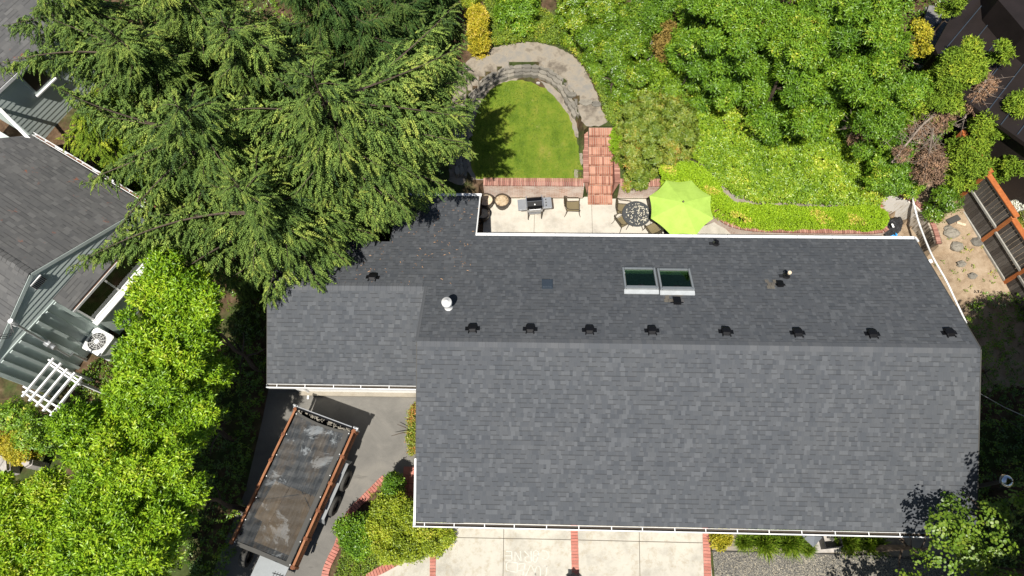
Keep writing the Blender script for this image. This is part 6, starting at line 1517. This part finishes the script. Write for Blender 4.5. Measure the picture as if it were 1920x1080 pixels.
shell('yellow_shrub','yellow-leaved shrub strip below the grey deck','shrub', pz([(1712,40),(1722,10),(1728,40),(1740,85),(1742,110),(1722,112),(1715,80)],4.6), 5.0, .26, .26, 190, T_SMALL, 'leaf_yellow', 2, .4, .2, 105, trunk=(.04,2), sc=(1,1.6))
shell('white_flower_bush','small bush with white blossom at the right edge','shrub', pz([(1905,365),(1925,362),(1928,385),(1912,390)],1.7), 1.8, .18, .18, 260, T_SMALL, 'petal_white' if 'petal_white' in MATS else mleaf('petal_white',[(0,(.3,.4,.15)),(.4,(.7,.7,.62)),(1,(.8,.8,.75))]).name, 2, .25, .05, 106, trunk=(.02,2))
shell('round_bush','olive shrub at the right edge under the white blossom','bush', pz([(1912,400),(1932,395),(1932,440),(1918,435)],1.5), 1.6, .2, .2, 260, T_SMALL, 'leaf_olive', 2, .25, .05, 107, trunk=(.02,2))

# ---- shady side on the right and the bottom right tree
BRt = 'broadleaf trees beside the right end of the house'
def sparse_tree(label, px, z, seed, dens=16, lay=3, sp=.75, rad=.75, mat='leaf_maple', sc=(.8,1.2)):
    return shell('maple_tree', label, 'tree', pz(px, z), z, rad, sp, dens, T_ROUND, mat, lay, .8, .5, seed, BRt, trunk=(.12,4), sc=sc, upb=1.2, flat=.55)
sparse_tree('round-leaved tree whose branches cover the bottom right corner of the roof',[(1760,960),(1830,925),(1850,905),(1900,905),(1960,920),(1960,1130),(1730,1130),(1745,1035)],4.6,111,26,2,.66,.36)
sparse_tree('round-leaved tree off the bottom edge casting leaf shadows on the gravel',[(1630,1120),(1700,1095),(1780,1100),(1800,1200),(1640,1200)],3.2,112,22,2,.6,.42)
def shade_tree(label, x, y, z, R, seed, grp=BRt):
    poly = [(x+R*cos(2*pi*k/10)*random.uniform(.85,1.1), y+R*sin(2*pi*k/10)*random.uniform(.85,1.1)) for k in range(10)]
    return shell('maple_tree', label, 'tree', poly, z, .8, .6, 42, T_ROUND, 'leaf_maple', 3, .45, .3, seed, grp, trunk=(.18,4), sc=(1.,1.5), upb=.8)
shade_tree('large tree standing just outside the right edge beside the wires', 17.6,-3.2, 8.6, 2.6, 113)
shade_tree('large tree outside the frame at the right casting shade on the yard', 21.3,-3.5, 8.0, 2.6, 116)
shade_tree('large tree outside the right edge above the lamp post', 17.1,-5.6, 8.2, 2.9, 114)
shade_tree('large tree below the bottom right corner of the view', 14.6,-9.4, 7.5, 2.8, 117)
sparse_tree('low sparse sapling with sunlit leaves in the dark gap right of the roof ridge',[(1838,640),(1880,640),(1900,690),(1880,730),(1845,725)],2.2,115,16,1,.4,.4,sc=(.5,.8))
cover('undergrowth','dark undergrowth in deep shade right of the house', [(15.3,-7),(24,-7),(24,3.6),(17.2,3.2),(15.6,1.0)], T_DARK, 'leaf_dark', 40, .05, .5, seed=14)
cover('weeds','scattered small weeds on the sandy yard', [(15.6,2.8),(18.8,2.8),(18,6.2),(16.6,5.6)], T_SMALL, 'leaf_cover', 8, .02, .06, seed=15)
# dry needles fallen on the back roof under the spruces
n_ = 420; X = -7.6+RNG.random(n_)**1.3*7.0; Y = 1.2+RNG.random(n_)*5.4; k_ = ((X < -4.2) & (Y < 4.25)) | ((X >= -4.0) & (X < -1.1) & (Y < 6.7)); k_ &= (Y > GR+.05); X = X[k_]; Y = Y[k_]
P_ = np.stack([X-6, Y, ZR-Y*PN+.012], 1); D_ = unit(np.stack([RNG.normal(size=len(X)), RNG.normal(size=len(X)), np.zeros(len(X))], 1)); D_[:,2] = -D_[:,1]*PN
tv, tf = leaf(.09, .022, (0,0,0), 0, 0, .3); cl = Cloud(); cl.stamp((tv, tf, np.full(len(tv), .5)), P_, rots(D_, np.array([[0,.4,1.]]).repeat(len(X),0)), RNG.uniform(.5,1.5,len(X)), RNG.random(len(X)))
tag(cl.build('needle_litter','needle_dead',house), kind='stuff')
# lawn blades
cover('grass', 'short mown grass blades of the lawn', [(v[0],v[1]) for v in AS([(893,330),(1091,334),(1086,290),(1060,210),(1008,163),(985,155),(955,156),(930,165),(908,185),(893,220),(887,260)],1.0)], [rosette(5,.05,.007,s+200,(.6,1.4),.03) for s in range(2)], 'leaf_grass', 420, .02, .01, seed=16, rnd0=.4)

# ================================================================ LIGHT AND CAMERA
SX, SY = .12, .52
sd = Vector((SX, SY, -1)).normalized()
el = math.asin(-sd.z); az = atan2(-sd.x, -sd.y)   # direction towards the sun, clockwise from +Y
sun = bpy.data.lights.new('sun', 'SUN'); sun.energy = 5.0; sun.angle = radians(.55); sun.color = (1., .955, .88)
so = bpy.data.objects.new('sun', sun); COL.objects.link(so); so.rotation_euler = sd.to_track_quat('-Z', 'Y').to_euler(); so.location = (0,0,40)
w = bpy.data.worlds.new('World'); scene.world = w; w.use_nodes = True; nt = w.node_tree; bg = nt.nodes['Background']
sk = nt.nodes.new('ShaderNodeTexSky'); sk.sky_type = 'NISHITA'; sk.sun_disc = False; sk.sun_elevation = el; sk.sun_rotation = az
nt.links.new(sk.outputs[0], bg.inputs[0]); bg.inputs[1].default_value = .05
cam = bpy.data.cameras.new('camera'); cam.sensor_width = 36; cam.lens = CF/1920*36; cam.clip_end = 1500; cam.clip_start = .5
co = bpy.data.objects.new('camera', cam); COL.objects.link(co); co.matrix_world = Matrix.Translation(CC) @ CM.to_4x4(); scene.camera = co
scene.view_settings.view_transform = 'Standard'; scene.view_settings.look = 'None'; scene.view_settings.gamma = 1; scene.view_settings.exposure = .6
scene.cycles.max_bounces = 6; scene.cycles.transparent_max_bounces = 12
print('TRIS', TOT[0], 'objects', len(scene.objects))
